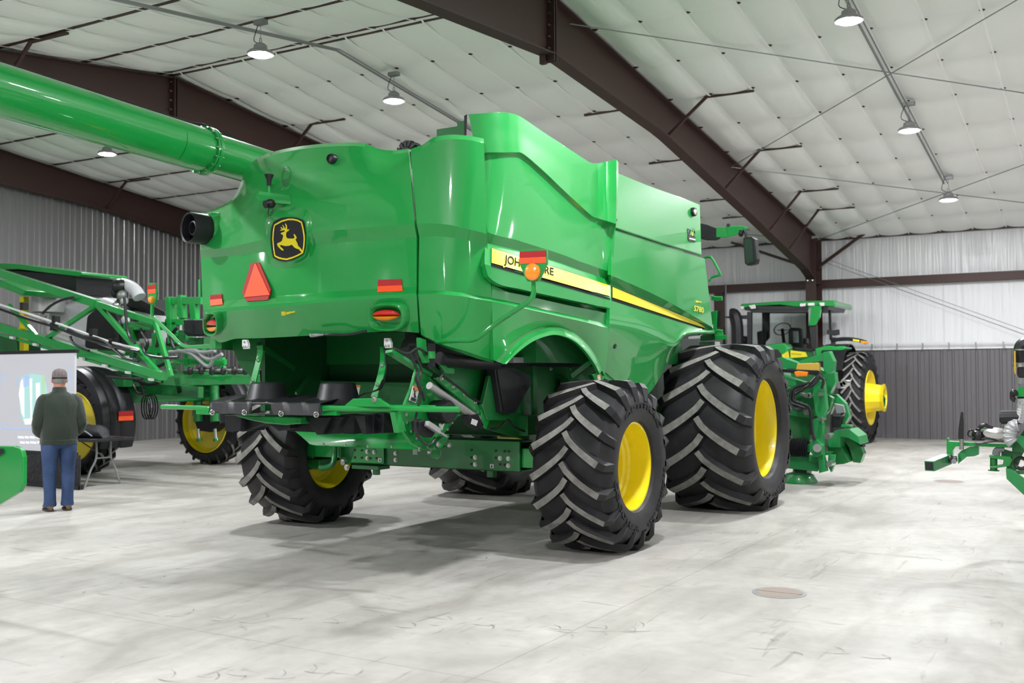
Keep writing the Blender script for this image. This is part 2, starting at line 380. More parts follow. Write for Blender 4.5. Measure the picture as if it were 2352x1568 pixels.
# portal frames: tapered rafters, columns, flange braces
def frame(n, X, braces):
    f = struct('trim_%d' % n)
    top = lambda y: roofz(y)-.09
    pr = [(YR, .78), (16.3, .60), (21.5, .80), (25.6, 1.0), (26.25, 1.15)]
    def depth(y):
        y = YR+abs(y-YR)
        for (a, da), (b, db) in zip(pr, pr[1:]):
            if y <= b: return da+(db-da)*(y-a)/(b-a)
        return pr[-1][1]
    yy = [BY+.2+(26.25-BY-.2)*i/80 for i in range(81)]
    yy = sorted(yy+[YR])
    w = MB(); fl1 = MB(); fl2 = MB()
    def rib(mb, pts, x0, x1, th):
        vs = []
        for (y, z) in pts: vs += [(x0, y, z-th/2), (x1, y, z-th/2), (x1, y, z+th/2), (x0, y, z+th/2)]
        mb.loft([vs[i*4:i*4+4] for i in range(len(pts))])
    webs = []
    for y in yy: webs.append([(X-.008, y, top(y)-depth(y)), (X+.008, y, top(y)-depth(y)), (X+.008, y, top(y)), (X-.008, y, top(y))])
    w.loft(webs)
    rib(w, [(y, top(y)) for y in yy], X-.11, X+.11, .02)
    rib(w, [(y, top(y)-depth(y)) for y in yy], X-.11, X+.11, .02)
    for (y, ww) in ((YR-.03, .1), (YR+.03, .1), (16.3, .0), (24.9, .0)):
        if ww: w.box(X-.11, X+.11, y-.012, y+.012, top(y)-depth(y)-.1, top(y)+.0)
    w.box(X-.09, X-.01, YR-.10, YR-.03, top(YR)-depth(YR)-.14, top(YR)-depth(YR))
    w.build('rafter', M['brown'], f)
    c = MB()
    c.box(X-.008, X+.008, 26.2, 26.75, 0, 5.0)
    c.hexa([(X-.13, 26.12, 0), (X+.13, 26.12, 0), (X+.13, 26.14, 0), (X-.13, 26.14, 0), (X-.13, 26.12, 4.1), (X+.13, 26.12, 4.1), (X+.13, 26.14, 4.1), (X-.13, 26.14, 4.1)])
    c.box(X-.13, X+.13, 26.73, 26.75, 0, 5.0); c.box(X-.11, X+.11, 26.2, 26.22, 3.9, 5.0)
    c.box(X-.12, X+.12, 26.1, 26.75, 3.88, 3.90)
    c.build('column', M['brown'], f)
    bo = MB()
    for z in (3.95, 4.02):
        for dx in (-.06, .06): bo.cyl((X+dx, 26.1, z), (X+dx, 26.07, z), .018, n=6)
    for k in range(5):
        z = top(YR)-.08-k*.16
        for s in (-1, 1): bo.cyl((X+s*.055, YR-.1, z), (X+s*.055, YR-.06, z), .016, n=6)
    bo.build('bolt', M['steel'], f)
    for y in braces:
        zb = top(y)-depth(y)+.04
        for s in (1, -1):
            MB().bar((X+s*.02, y, zb), (X+s*.75, y, roofz(y)-.06), .045, .045).build('flange_brace', M['brown'], f)
            MB().bar((X+s*.70, y, roofz(y)-.075), (X+s*1.55, y, roofz(y)-.085), .05, .03).build('purlin_lap', M['brown'], f)
    if n < 3:
        for s in (1, -1):
            MB().bar((X+s*.1, 26.45, 4.3), (X+(1.3 if s > 0 else -2.1), 26.3, 5.08), .07, .07).build('knee_brace', M['brown'], f)
    return f
BR = [PY[i] for i in (0, 1, 2, 3, 4, 6, 8)]
frame(1, -6.62, [24.0, PY[3], PY[5], PY[7], 7.6, 3.1])
frame(2, -14.02, [PY[2], PY[4], PY[6], PY[8], 9.1, 4.6])
frame(3, -21.15, [PY[5], PY[7], 15.36, PY[3]][:2]+[PY[3]])
frame(4, .75, [PY[3], PY[6]])
# brace rods under the roof and on the right wall
for (a, b) in [((-6.6, 12.9), (.7, 19.6)), ((.7, 12.9), (-6.6, 19.9)), ((-6.6, 19.9), (.7, 26.4)), ((.7, 19.6), (-6.6, 26.4)),
               ((-14, 19.9), (-6.6, 26.4))]:
    MB().cyl((a[0], a[1], roofz(a[1])-.20), (b[0], b[1], roofz(b[1])-.20), .009, n=6).build('brace_rod', M['galv'], ceil)
for (a, b) in [((-6.4, 4.55), (3.5, .3)), ((-6.4, 4.45), (3.5, .2)), ((8, 4.4), (-1.5, .9)), ((8, 4.3), (-1.5, .8))]:
    MB().cyl((a[0], WY-.21, a[1]), (b[0], WY-.21, b[1]), .007, n=6).build('brace_rod', M['galv'], wr)

# ------------------------------------------------------------------ high-bay lamps and their conduits
def lamp(x, y, drop, label, group=None):
    zt = roofz(y)-.14; z = roofz(y)-drop
    t = thing('high_bay_lamp', label, 'lamp', (x, y, z), group)
    MB().lathe((x, y, z), (0, 0, 1), [(.0, .145), (.0, .175), (.03, .178), (.055, .15), (.07, .10), (.13, .09), (.16, .05), (.17, 0.001)], 28).build('housing', M['castal'], t, smooth=True)
    MB().lathe((x, y, z), (0, 0, 1), [(-.022, .001), (-.02, .07), (-.01, .13), (.0, .15), (.01, .001)], 28).build('lens', M['lens'], t, smooth=True)
    MB().tube([(x, y, z+.16), (x+.02, y, z+.2), (x, y, z+.24), (x-.02, y, z+.2), (x, y, z+.16)], .006, 6).cyl((x, y, z+.23), (x, y, zt), .004, n=6).build('hanger', M['galv'], t)
    MB().tube([(x, y, z+.15), (x-.12, y, z+.22), (x-.10, y+.02, z+.36), (x-.02, y, zt)], .006, 6).build('power_cord', M['hose'], t)
    MB().box(x-.09, x+.09, y-.05, y+.05, zt-.06, zt).build('junction_box', M['galv'], t)
    return t
LAMPS = [(-2.87, 13.41, .62, 'brightest round high-bay lamp, hanging near the top right edge'),
         (-2.87, 17.78, .62, 'round high-bay lamp hanging midway down the roof conduit'),
         (-2.85, 22.1, .62, 'small high-bay lamp at the low end of the roof conduit, nearest the white wall'),
         (-10.0, 10.29, .62, 'round high-bay lamp above the green auger tube, nearest the ridge on the left'),
         (-10.13, 13.47, .62, 'round high-bay lamp straight above the rear hood of the combine'),
         (-17.42, 13.64, .62, 'round high-bay lamp seen just below the green auger tube')]
for a in LAMPS: lamp(*a)
for (x, y) in [(-2.87, 8.2), (-2.87, 2.6), (-10.1, 4.6), (-10.1, -.8), (-17.4, 5.0), (-2.87, -2.2), (4.4, 13.4), (4.4, 17.8), (4.4, 22.1), (4.4, 2.6), (-17.4, 0)]:
    if roofz(y) and (lambda p, v: (not (-60 < p[0] < 2412 and -60 < p[1] < 1600)) or v < 0)(proj((x, y, roofz(y)-.62)), (Vector((x, y, 5))-CAM).dot(CF)):
        lamp(x, y, .62, 'round high-bay lamp outside the picture', 'high-bay lamps outside the picture')
    else: print('lamp in view skipped', x, y)
for (x, y0, y1) in ((-2.97, BY, 22.4), (-10.37, BY, 16.6)):
    n = [(x, y, roofz(y)-.19) for y in [y0+(y1-y0)*i/24 for i in range(25)]]
    MB().tube(n, .018, 8, smooth=False).tube([(a[0]+.07, a[1], a[2]) for a in n], .012, 6, smooth=False).build('conduit', M['galv'], ceil)

# ------------------------------------------------------------------ the combine: body panels
# plan outline of the body at shoulder height (rear hood bowed, corner rounded, side straight)
def catm(pts, n=6):
    v = spline([Vector((p[0], p[1], 0)) for p in pts], n); return [(q.x, q.y) for q in v]
PLAN1 = catm([(-8.6, 7.25), (-8.2, 7.12), (-7.85, 7.02), (-7.5, 6.94), (-7.1, 6.86), (-6.6, 6.78), (-6.13, 6.75), (-5.6, 6.77), (-5.15, 6.83), (-4.85, 6.90), (-4.62, 7.0), (-4.46, 7.2), (-4.40, 7.6), (-4.36, 8.4), (-4.34, 9.4), (-4.35, 10.6), (-4.38, 12), (-4.42, 13.2)])
PLAN2 = catm([(-5.3, 7.25), (-4.95, 7.22), (-4.70, 7.26), (-4.52, 7.40), (-4.45, 7.65), (-4.42, 8.4), (-4.38, 9.2), (-4.36, 9.5), (-4.36, 10.6), (-4.38, 12), (-4.42, 13.2)])
def onplan(px, py, off=0, plan=PLAN1):
    r = ray(px, py); best = None; n = len(plan)
    for i in range(n-1):
        (x0, y0), (x1, y1) = plan[i], plan[i+1]
        def sh(j):
            a = plan[max(j-1, 0)]; b = plan[min(j+1, n-1)]; d = Vector((b[0]-a[0], b[1]-a[1])).normalized()
            return plan[j][0]+d.y*off, plan[j][1]-d.x*off
        a = sh(i); b = sh(i+1)
        ex, ey = b[0]-a[0], b[1]-a[1]
        den = r.x*ey-r.y*ex
        if abs(den) < 1e-9: continue
        t = (a[0]*ey-a[1]*ex)/den; s = (a[0]*r.y-a[1]*r.x)/den
        if t > 0 and -.02 <= s <= 1.02 and (best is None or t < best): best = t
    if best is None: return None
    return CAM+r*best
def row2pts(row, n, plan, off):
    pts = []
    for q in row:
        o = off+(q[2] if len(q) > 2 else 0); p = onplan(q[0], q[1], o, plan)
        if p is None: print('miss', q); continue
        pts.append(p)
    pts = spline(pts, 6)
    # resample evenly in control-parameter
    out = []
    for i in range(n):
        t = i/(n-1)*(len(pts)-1); k = min(int(t), len(pts)-2); out.append(pts[k].lerp(pts[k+1], t-k))
    return out
BODY = []
def shell(name, rows, m, parent, thick=.035, n=49, sub=4, bev=.012, smooth_rows=False, eye=None):
    # rows: (control points, plan, offset)
    R = [row2pts(r[0], n, r[1], r[2]) for r in rows]
    full = []
    if smooth_rows:
        cols = [spline([R[j][i] for j in range(len(R))], sub) for i in range(n)]
        full = [[c[k] for c in cols] for k in range(len(cols[0]))]
    else:
        for j in range(len(R)-1):
            for k in range(sub): full.append([R[j][i].lerp(R[j+1][i], k/sub) for i in range(n)])
        full.append(R[-1])
    vs = [p for r in full for p in r]
    L = len(full)
    fs = [(j*n+i, j*n+i+1, (j+1)*n+i+1, (j+1)*n+i) for j in range(L-1) for i in range(n-1)]
    me = bpy.data.meshes.new(name); me.from_pydata([tuple(v) for v in vs], [], fs); me.materials.append(m)
    bm = bmesh.new(); bm.from_mesh(me); bmesh.ops.remove_doubles(bm, verts=bm.verts, dist=.0005)
    bmesh.ops.recalc_face_normals(bm, faces=bm.faces)
    e = eye or CAM
    s = sum((f.normal.dot(e-f.calc_center_median())*f.calc_area() for f in bm.faces))
    if s < 0: bmesh.ops.reverse_faces(bm, faces=bm.faces)
    BODY.append(BVHTree.FromBMesh(bm))
    finish(bm, me, True, 18)
    o = bpy.data.objects.new(name, me); COL.objects.link(o)
    if parent: put(o, parent)
    if thick:
        so = o.modifiers.new('thickness', 'SOLIDIFY'); so.thickness = thick; so.offset = -1
        addbevel(o, bev, 2)
    return o
comb = thing('combine_harvester', 'large green combine harvester with yellow wheel rims standing in the middle of the hall', 'combine harvester', (-6.13, 9.5, 0))
GR = M['green']
# rear hood door
door = shell('rear_hood', [
    ([(459, 490), (500, 476), (532, 458), (550, 428), (563, 394), (590, 364), (640, 345), (710, 333), (790, 327), (835, 329), (868, 341), (895, 345), (920, 344), (938, 341)], PLAN1, -.20),
    ([(459, 494), (500, 481), (533, 464), (553, 434), (567, 401), (594, 371), (642, 352), (711, 340), (790, 335), (835, 337), (868, 349), (895, 353), (920, 352), (938, 349)], PLAN1, -.13),
    ([(459, 510), (500, 497), (534, 480), (556, 452), (571, 422), (598, 396), (645, 378), (712, 368), (790, 364), (835, 365), (868, 373), (895, 376), (921, 375), (940, 372)], PLAN1, -.065),
    ([(459, 528), (500, 513), (536, 497), (559, 470), (576, 444), (602, 418), (648, 403), (714, 394), (790, 391), (835, 391), (868, 396), (895, 397), (921, 396), (942, 394)], PLAN1, -.025),
    ([(459, 545), (500, 531), (538, 514), (562, 488), (582, 467), (608, 444), (652, 433), (716, 427), (790, 424), (835, 423), (868, 424), (895, 424), (922, 423), (945, 421)], PLAN1, .002),
    ([(459, 556), (500, 545), (539, 532), (565, 515), (587, 500), (612, 484), (655, 475), (717, 468), (790, 465), (835, 463), (868, 463), (896, 462), (923, 461), (948, 460)], PLAN1, .022),
    ([(460, 574), (500, 571), (541, 565), (569, 558), (595, 552), (620, 547), (660, 541), (720, 533), (790, 527), (835, 523), (868, 520), (897, 518), (925, 516), (952, 514)], PLAN1, .035),
    ([(461, 592), (501, 590), (542, 586), (571, 583), (597, 580), (622, 577), (662, 571), (722, 563), (790, 556), (835, 553), (869, 551), (898, 549), (928, 547), (957, 545)], PLAN1, -.025),
    ([(465, 695), (503, 692), (543, 688), (573, 686), (599, 684), (625, 681), (664, 678), (723, 672), (790, 668), (835, 665), (869, 663), (898, 661), (929, 660), (957, 658)], PLAN1, -.01),
    ([(467, 712), (504, 708), (545, 704), (574, 702), (600, 700), (626, 697), (665, 694), (724, 688), (790, 683), (835, 680), (869, 678), (898, 676), (930, 675), (956, 673)], PLAN1, .05),
    ([(470, 720), (505, 716), (546, 712), (575, 710), (601, 708), (626, 705), (665, 702), (724, 696), (790, 691), (835, 688), (869, 686), (898, 684), (930, 683), (957, 681)], PLAN1, .05),
    ([(478, 768), (504, 786), (540, 778), (575, 777), (605, 776), (630, 775), (667, 773), (726, 770), (790, 767), (835, 764), (869, 762), (898, 760), (932, 762), (962, 764)], PLAN1, -.10),
], GR, comb, n=79)
# rounded rear corner, running down to the lower edge
corner = shell('corner_panel', [
    ([(943, 342), (958, 337), (972, 331), (986, 321), (1004, 313), (1040, 309), (1080, 312), (1111, 318)], PLAN1, -.10),
    ([(943, 352), (958, 347), (972, 341), (986, 331), (1004, 323), (1040, 319), (1080, 322), (1112, 328)], PLAN1, -.04),
    ([(957, 513), (970, 513), (984, 513), (999, 513), (1022, 515), (1050, 520), (1084, 528), (1118, 537)], PLAN1, .035),
    ([(963, 545), (975, 544), (988, 543), (1002, 542), (1024, 544), (1052, 548), (1086, 555), (1120, 563)], PLAN1, -.025),
    ([(961, 668), (976, 667), (992, 667), (1008, 667), (1030, 669), (1060, 672), (1094, 678), (1130, 684)], PLAN1, .0),
    ([(960, 676), (976, 675), (992, 675), (1008, 675), (1030, 677), (1060, 680), (1094, 686), (1130, 692)], PLAN1, .03),
    ([(967, 768), (978, 774), (990, 779), (1004, 786), (1028, 795), (1062, 804), (1096, 815), (1134, 827)], PLAN1, -.10),
    ([(969, 772), (980, 778), (992, 784), (1006, 791), (1030, 801), (1064, 812), (1098, 824), (1134, 833)], PLAN1, -.16),
], GR, comb, n=43)
skirt = shell('lower_side_panel', [
    ([(1130, 610), (1160, 625), (1180, 630), (1205, 636), (1235, 645), (1270, 655), (1310, 668), (1345, 678), (1380, 688), (1403, 695)], PLAN1, -.12),
    ([(1130, 648), (1160, 664), (1180, 669), (1205, 674), (1235, 681), (1270, 689), (1310, 697), (1345, 705), (1380, 712), (1403, 716)], PLAN1, -.11),
    ([(1130, 652), (1160, 668), (1180, 673), (1205, 678), (1235, 685), (1270, 693), (1310, 702), (1345, 709), (1380, 716), (1403, 720)], PLAN1, -.01),
    ([(1130, 684), (1160, 690), (1180, 694), (1205, 700), (1235, 707), (1270, 715), (1310, 724), (1345, 732), (1380, 741), (1402, 747)], PLAN1, .0),
    ([(1130, 692), (1160, 698), (1180, 702), (1205, 708), (1235, 715), (1270, 723), (1310, 732), (1345, 740), (1380, 749), (1402, 754)], PLAN1, .025),
    ([(1134, 827), (1158, 834), (1172, 816), (1200, 790), (1232, 768), (1270, 760), (1312, 769), (1345, 792), (1372, 829), (1389, 864)], PLAN1, -.06),
], GR, comb, n=55)
sidep = shell('side_panel', [
    ([(1076, 262), (1105, 260), (1135, 258), (1160, 258), (1180, 261), (1200, 270), (1250, 304), (1300, 337), (1338, 362), (1356, 373), (1372, 375), (1392, 371), (1416, 366, .10)], PLAN2, -.02),
    ([(1084, 300), (1110, 300), (1138, 300), (1161, 301), (1181, 304), (1201, 312), (1250, 345), (1298, 382), (1337, 412), (1357, 425), (1373, 428), (1392, 430, .02), (1416, 434, .12)], PLAN2, .0),
    ([(1100, 352), (1122, 350), (1146, 350), (1166, 350), (1183, 350), (1203, 354), (1250, 394), (1295, 437), (1335, 474), (1359, 495), (1373, 501), (1392, 507, .02), (1415, 514, .10)], PLAN2, .035),
    ([(1101, 358), (1123, 356), (1147, 356), (1167, 356), (1184, 357), (1204, 362), (1249, 403), (1294, 446), (1334, 483), (1358, 503), (1373, 509), (1392, 515, .01), (1414, 521, .08)], PLAN2, .005),
    ([(1119, 532), (1133, 538), (1152, 543), (1170, 547), (1187, 551), (1205, 557), (1250, 571), (1293, 585), (1331, 600), (1355, 608), (1372, 614), (1389, 620), (1406, 627, .03)], PLAN1, -.015),
    ([(1114, 556), (1130, 561), (1150, 566), (1169, 570), (1186, 574), (1205, 579), (1250, 592), (1292, 605), (1330, 619), (1354, 627), (1371, 633), (1388, 639), (1403, 645, .02)], PLAN1, -.05),
    ([(1113, 606), (1129, 611), (1150, 616), (1169, 620), (1186, 623), (1205, 627), (1250, 638), (1292, 649), (1330, 660), (1354, 668), (1371, 674), (1388, 679), (1403, 684, .02)], PLAN1, .055),
    ([(1121, 634), (1133, 645), (1150, 654), (1169, 659), (1186, 662), (1205, 666), (1250, 676), (1292, 685), (1330, 693), (1354, 698), (1371, 702), (1388, 705), (1402, 708, .02)], PLAN1, .06),
], GR, comb, thick=.06, n=73)
tankp = shell('grain_tank_panel', [
    ([(1405, 390), (1440, 405), (1480, 421), (1520, 436), (1565, 452), (1608, 469)], PLAN1, -.06),
    ([(1405, 520), (1440, 532), (1480, 545), (1520, 558), (1565, 572), (1612, 586)], PLAN1, .02),
], GR, comb, n=19, sub=8)
frontp = shell('front_side_panel', [
    ([(1405, 524), (1450, 539), (1490, 552), (1530, 565), (1570, 579), (1597, 587), (1619, 594)], PLAN1, .0),
    ([(1404, 632), (1450, 652), (1490, 670), (1530, 690), (1570, 712), (1605, 733), (1637, 752)], PLAN1, .045),
    ([(1402, 652), (1450, 672), (1490, 689), (1530, 707), (1570, 726), (1605, 742), (1639, 757)], PLAN1, -.01),
    ([(1400, 742), (1440, 748), (1475, 757), (1510, 772), (1548, 787), (1577, 765), (1642, 762)], PLAN1, .035),
    ([(1399, 752), (1440, 758), (1475, 767), (1510, 782), (1549, 795), (1577, 769), (1642, 766)], PLAN1, .03),
    ([(1386, 851), (1426, 883), (1472, 908), (1500, 892), (1550, 806), (1577, 774), (1642, 771)], PLAN1, -.10),
], GR, comb, thick=.04, n=49)
# plain far side skins
MB().prism([(-7.78, 7.9, 2.0), (-7.78, 12.6, 2.1), (-7.78, 12.4, 3.2), (-7.72, 7.9, 2.95)], (.04, 0, 0)).build('far_side_panel', GR, comb)
# surface point of the outermost body skin the photo shows at a pixel
def onskin(px, py, lift=.006, only=None):
    r = ray(px, py).normalized(); best = None
    for t in ([only] if only is not None else BODY):
        h = t.ray_cast(CAM, r)
        if h[0] is not None and (best is None or h[3] < best[3]): best = h
    if best is None: print('no skin', px, py); return onplan(px, py, .03)
    n = best[1]; n = -n if n.dot(r) > 0 else n
    return best[0]+n*lift
def planeof(P):
    nr = Vector((0, 0, 0)); n = len(P); c = sum(P, Vector())/n
    for i in range(n): nr += (P[i]-c).cross(P[(i+1) % n]-c)
    nr.normalize(); nr = -nr if nr.dot(CAM-c) < 0 else nr
    return c, nr
def onplane(px, py, pl, lift=0):
    c, nr = pl; r = ray(px, py); return CAM+r*((c+nr*lift-CAM).dot(nr)/r.dot(nr))
def flatten(P, pts, pl=None):
    if pl is None: pl = planeof(P)
    return [onplane(x, y, pl) for x, y in pts]
def skin_poly(name, pts, m, parent, lift=.006, th=.004, seg=0, pl=None):
    # a thin sheet whose outline follows the body skin
    P = []
    n = len(pts)
    if seg:
        q = []
        for i in range(n):
            a, b = pts[i], pts[(i+1) % n]; k = max(1, int(math.hypot(b[0]-a[0], b[1]-a[1])/seg))
            q += [(a[0]+(b[0]-a[0])*j/k, a[1]+(b[1]-a[1])*j/k) for j in range(k)]
        pts = q
    P = [onskin(x, y, lift) for x, y in pts]
    n = len(P); P = flatten(P, pts, pl)
    nr = Vector((0, 0, 0))
    for i in range(n): nr += (P[i]-P[0]).cross(P[(i+1) % n]-P[0])
    nr.normalize(); nr = -nr if nr.dot(CAM-P[0]) < 0 else nr
    mb = MB().prism([p-nr*th for p in P], nr*th*1.5)
    return mb.build(name, m, parent)
def skin_strip(name, top, bot, m, parent, lift=.006, n=40):
    # quad strip between two pixel polylines
    def at(L, t):
        t *= len(L)-1; k = min(int(t), len(L)-2); f = t-k
        return (L[k][0]+(L[k+1][0]-L[k][0])*f, L[k][1]+(L[k+1][1]-L[k][1])*f)
    vs = []
    for i in range(n+1):
        a = at(top, i/n); b = at(bot, i/n)
        for w in (0, .34, .67, 1): vs.append(onskin(a[0]+(b[0]-a[0])*w, a[1]+(b[1]-a[1])*w, lift))
    mb = MB().add(vs, [(4*i+j, 4*i+4+j, 4*i+5+j, 4*i+1+j) for i in range(n) for j in range(3)])
    o = mb.build(name, m, parent); return o
def text_mesh(name, body, quad, m, parent, lift=.01, th=.0, bold=0.0, flat=None, dz=0):
    # lettering mapped into a pixel quad (tl, tr, br, bl) laid onto the body skin
    c = bpy.data.curves.new(name, 'FONT'); c.body = body; c.size = 1; c.offset = bold; c.resolution_u = 3
    t = bpy.data.objects.new(name, c); COL.objects.link(t); bpy.context.view_layer.update()
    me = bpy.data.meshes.new_from_object(t.evaluated_get(bpy.context.evaluated_depsgraph_get()))
    bpy.data.objects.remove(t)
    X = [v.co.x for v in me.vertices]; Y = [v.co.y for v in me.vertices]
    x0, x1, y0, y1 = min(X), max(X), min(Y), max(Y)
    for v in me.vertices:
        u = (v.co.x-x0)/(x1-x0); w_ = (v.co.y-y0)/(y1-y0)
        a = [quad[0][i]+(quad[1][i]-quad[0][i])*u for i in (0, 1)]; b = [quad[3][i]+(quad[2][i]-quad[3][i])*u for i in (0, 1)]
        px = b[0]+(a[0]-b[0])*w_; py = b[1]+(a[1]-b[1])*w_
        v.co = flat(px, py) if flat else onskin(px, py, lift)
    me.materials.clear(); me.materials.append(m)
    o = bpy.data.objects.new(name, me); COL.objects.link(o); put(o, parent); return o
def ellpx(cx, cy, a, b, rot=0, n=28, p=2.0):
    out = []
    for i in range(n):
        t = 2*PI*i/n; c, s = math.cos(t), math.sin(t)
        x = a*abs(c)**(2/p)*(1 if c > 0 else -1); y = b*abs(s)**(2/p)*(1 if s > 0 else -1)
        out.append((cx+x*math.cos(rot)-y*math.sin(rot), cy+x*math.sin(rot)+y*math.cos(rot)))
    return out
# yellow stripe with its printed black outline
Yt = [(1127, 570.5), (1218, 598), (1310, 627), (1401, 657), (1490, 694), (1577, 730), (1606, 743), (1618, 753)]
def lerpl(L, xs):
    out = []
    for x in xs:
        for a, b in zip(L, L[1:]):
            if a[0] <= x <= b[0]: out.append((x, a[1]+(b[1]-a[1])*(x-a[0])/(b[0]-a[0]))); break
    return out
Yb = [(1127, 604.5), (1402, 682), (1618.5, 754)]
Bb = [(1127, 611), (1402, 688.5), (1619, 757)]
for (x0, x1, par) in ((1127.5, 1400, sidep), (1405, 1618, frontp)):
    xs_ = [x0+(x1-x0)*i/24 for i in range(25)]
    skin_strip('stripe_outline', [(x, y-1.6) for x, y in lerpl(Yt, xs_)], lerpl(Bb, xs_), M['ink'], par, .005, 48)
    skin_strip('stripe', lerpl(Yt, xs_), lerpl(Yb, xs_), M['ydecal'], par, .009, 48)
tq = [(1157, 586), (1269, 617), (1269, 640), (1155, 612)]
text_mesh('lettering_outline', 'JOHN DEERE', [(tq[0][0]-2, tq[0][1]-2), (tq[1][0]+2, tq[1][1]-2), (tq[2][0]+2, tq[2][1]+3), (tq[3][0]-2, tq[3][1]+3)], M['ydecal'], sidep, .0105, bold=.045)
text_mesh('lettering', 'JOHN DEERE', tq, M['ink'], sidep, .0135, bold=.012)
text_mesh('model_number', 'S780', [(1593, 701), (1615, 706), (1615, 719), (1592, 714)], M['ydecal'], frontp, .01, bold=.02)
skin_poly('model_badge', [(1598.5, 690), (1603, 690.5), (1603, 695), (1598.5, 694.5)], M['ydecal'], frontp)
skin_poly('model_badge', [(1604, 691.5), (1611, 693), (1611, 695), (1604, 694)], M['ydecal'], frontp)
skin_poly('anniversary_decal', [(1579, 525), (1594, 528), (1597, 530), (1597, 556), (1582, 553), (1580, 546)], M['hose'], tankp, .005)
text_mesh('anniversary_number', '70', [(1580, 524), (1597, 528), (1597, 544), (1580, 541)], GR, tankp, .013, bold=.03)
skin_poly('anniversary_dot', ellpx(1591, 537, 3, 4.5), M['ydecal'], tankp, .011, .002)
skin_poly('anniversary_text', [(1584, 546), (1597, 549), (1597, 552), (1584, 549)], M['white'], tankp, .011)
# leaping-deer badge on the hood
def c7(L): return [(560+x/4.61, 380+y/4.612) for x, y in L]
bshape = c7([(320, 600), (345, 580), (400, 555), (460, 546), (520, 545), (575, 555), (625, 576), (642, 602), (650, 660), (658, 720), (660, 780), (655, 850), (645, 905), (635, 938), (600, 962), (560, 982), (510, 1004), (450, 1018), (400, 1012), (360, 1000), (318, 975), (306, 920), (296, 850), (292, 780), (294, 720), (300, 660)])
bc = planeof([onskin(x, y, 0) for x, y in bshape]); bc = (bc[0]+bc[1]*.040, bc[1])
bx_ = sum(p[0] for p in bshape)/len(bshape); by_ = sum(p[1] for p in bshape)/len(bshape)
gr_ = lambda k_, dy=0: [(bx_+(x-bx_)*k_, by_+(y-by_)*k_+dy) for x, y in bshape]
MB().loft([[onskin(x, y, -.004) for x, y in gr_(1.42, -4)], [onskin(x, y, .010) for x, y in gr_(1.30, -4)], [onplane(x, y, bc, .0) for x, y in gr_(1.10)]]).build('badge_boss', GR, door, smooth=True, angle=50)
bd = MB().prism([onplane(x, y, bc, 0) for x, y in bshape], bc[1]*.012).build('badge', M['black'], door)
ro = [(326, 622), (400, 581), (470, 562), (520, 562), (570, 573), (615, 596), (632, 660), (645, 730), (648, 780), (642, 860), (628, 928), (580, 956), (520, 982), (455, 1001), (410, 996), (365, 985), (324, 962), (310, 880), (301, 780), (306, 700), (316, 640)]
ri = [(334, 634), (403, 597), (470, 579), (520, 579), (566, 588), (604, 607), (619, 665), (630, 735), (633, 780), (628, 855), (615, 918), (572, 942), (516, 966), (454, 984), (412, 980), (370, 969), (334, 950), (322, 875), (314, 780), (319, 705), (327, 648)]
ringv = [onplane(x, y, bc, .014) for x, y in c7(ro)]+[onplane(x, y, bc, .014) for x, y in c7(ri)]; k = len(ro)
MB().add(ringv, [(i, (i+1) % k, k+(i+1) % k, k+i) for i in range(k)]).build('badge_ring', M['ydecal'], door)
deer = [(392, 718), (396, 727), (414, 732), (418, 750), (411, 778), (404, 800), (385, 812), (362, 820), (352, 832), (363, 858), (395, 890), (410, 900), (421, 902), (419, 885), (403, 872), (388, 858), (381, 846), (395, 842), (440, 853), (480, 850), (510, 838), (522, 852), (540, 870), (560, 880), (583, 886), (600, 905), (617, 926), (623, 910), (612, 888), (595, 868), (577, 852), (570, 830), (556, 798), (547, 782), (560, 774), (558, 755), (545, 733), (531, 724), (528, 733), (538, 755), (536, 770), (515, 773), (480, 774), (457, 768), (448, 745), (450, 715), (456, 702), (474, 692), (485, 674), (465, 677), (458, 682), (460, 658), (457, 635), (445, 614), (439, 617), (446, 640), (444, 665), (440, 673), (431, 655), (415, 628), (410, 631), (420, 655), (426, 668), (412, 663), (398, 652), (389, 655), (399, 668), (410, 674), (394, 679), (384, 687), (400, 689), (428, 683), (437, 690), (430, 700), (412, 706)]
MB().prism([onplane(x, y, bc, .0135) for x, y in c7(deer)], bc[1]*.002).build('badge_deer', M['ydecal'], door)
# slow-vehicle triangle, reflectors, lamps
tri = lambda L: [(420+x/2.703, 240+y/2.703) for x, y in L]
tp = planeof([onskin(x, y, .012) for x, y in tri([(425, 982), (476, 980), (546, 1148), (530, 1212), (398, 1222), (369, 1168)])])
skin_poly('warning_triangle_rim', tri([(425, 982), (476, 980), (546, 1148), (530, 1212), (398, 1222), (369, 1168)]), M['dred'], door, .012, .008, pl=tp)
skin_poly('warning_triangle', tri([(450, 981), (540, 1181), (381, 1196)]), M['ored'], door, .012, .006, pl=(tp[0]+tp[1]*.008, tp[1]))
for L1, L2 in (([(1211, 1088), (1359, 1083), (1361, 1122), (1210, 1128)], [(1210, 1128), (1361, 1122), (1364, 1158), (1208, 1164)]),
               ([(171, 1183), (242, 1176), (243, 1205), (170, 1212)], [(170, 1212), (243, 1205), (247, 1241), (172, 1249)])):
    skin_poly('reflector', tri(L1), M['dred'], door, .008); skin_poly('reflector', tri(L2), M['ored'], door, .008)
skin_poly('registration_label', [(646, 716), (656, 716), (656, 724), (647, 724.5)], M['ydecal'], door)
skin_poly('registration_label', [(657, 717), (678, 714.5), (678, 717), (667, 719), (664, 721), (657, 722)], M['ydecal'], door)
def puck(name, ring0, ring1, m, parent, l0, l1, c=None):      # raised pod on the skin: outer ring low, inner ring high, closed dome
    r0 = [onskin(x, y, l0) for x, y in ring0]; r1 = [onskin(x, y, l1) for x, y in ring1]
    return MB().loft([r0, r1]).build(name, m, parent, smooth=True, angle=50)
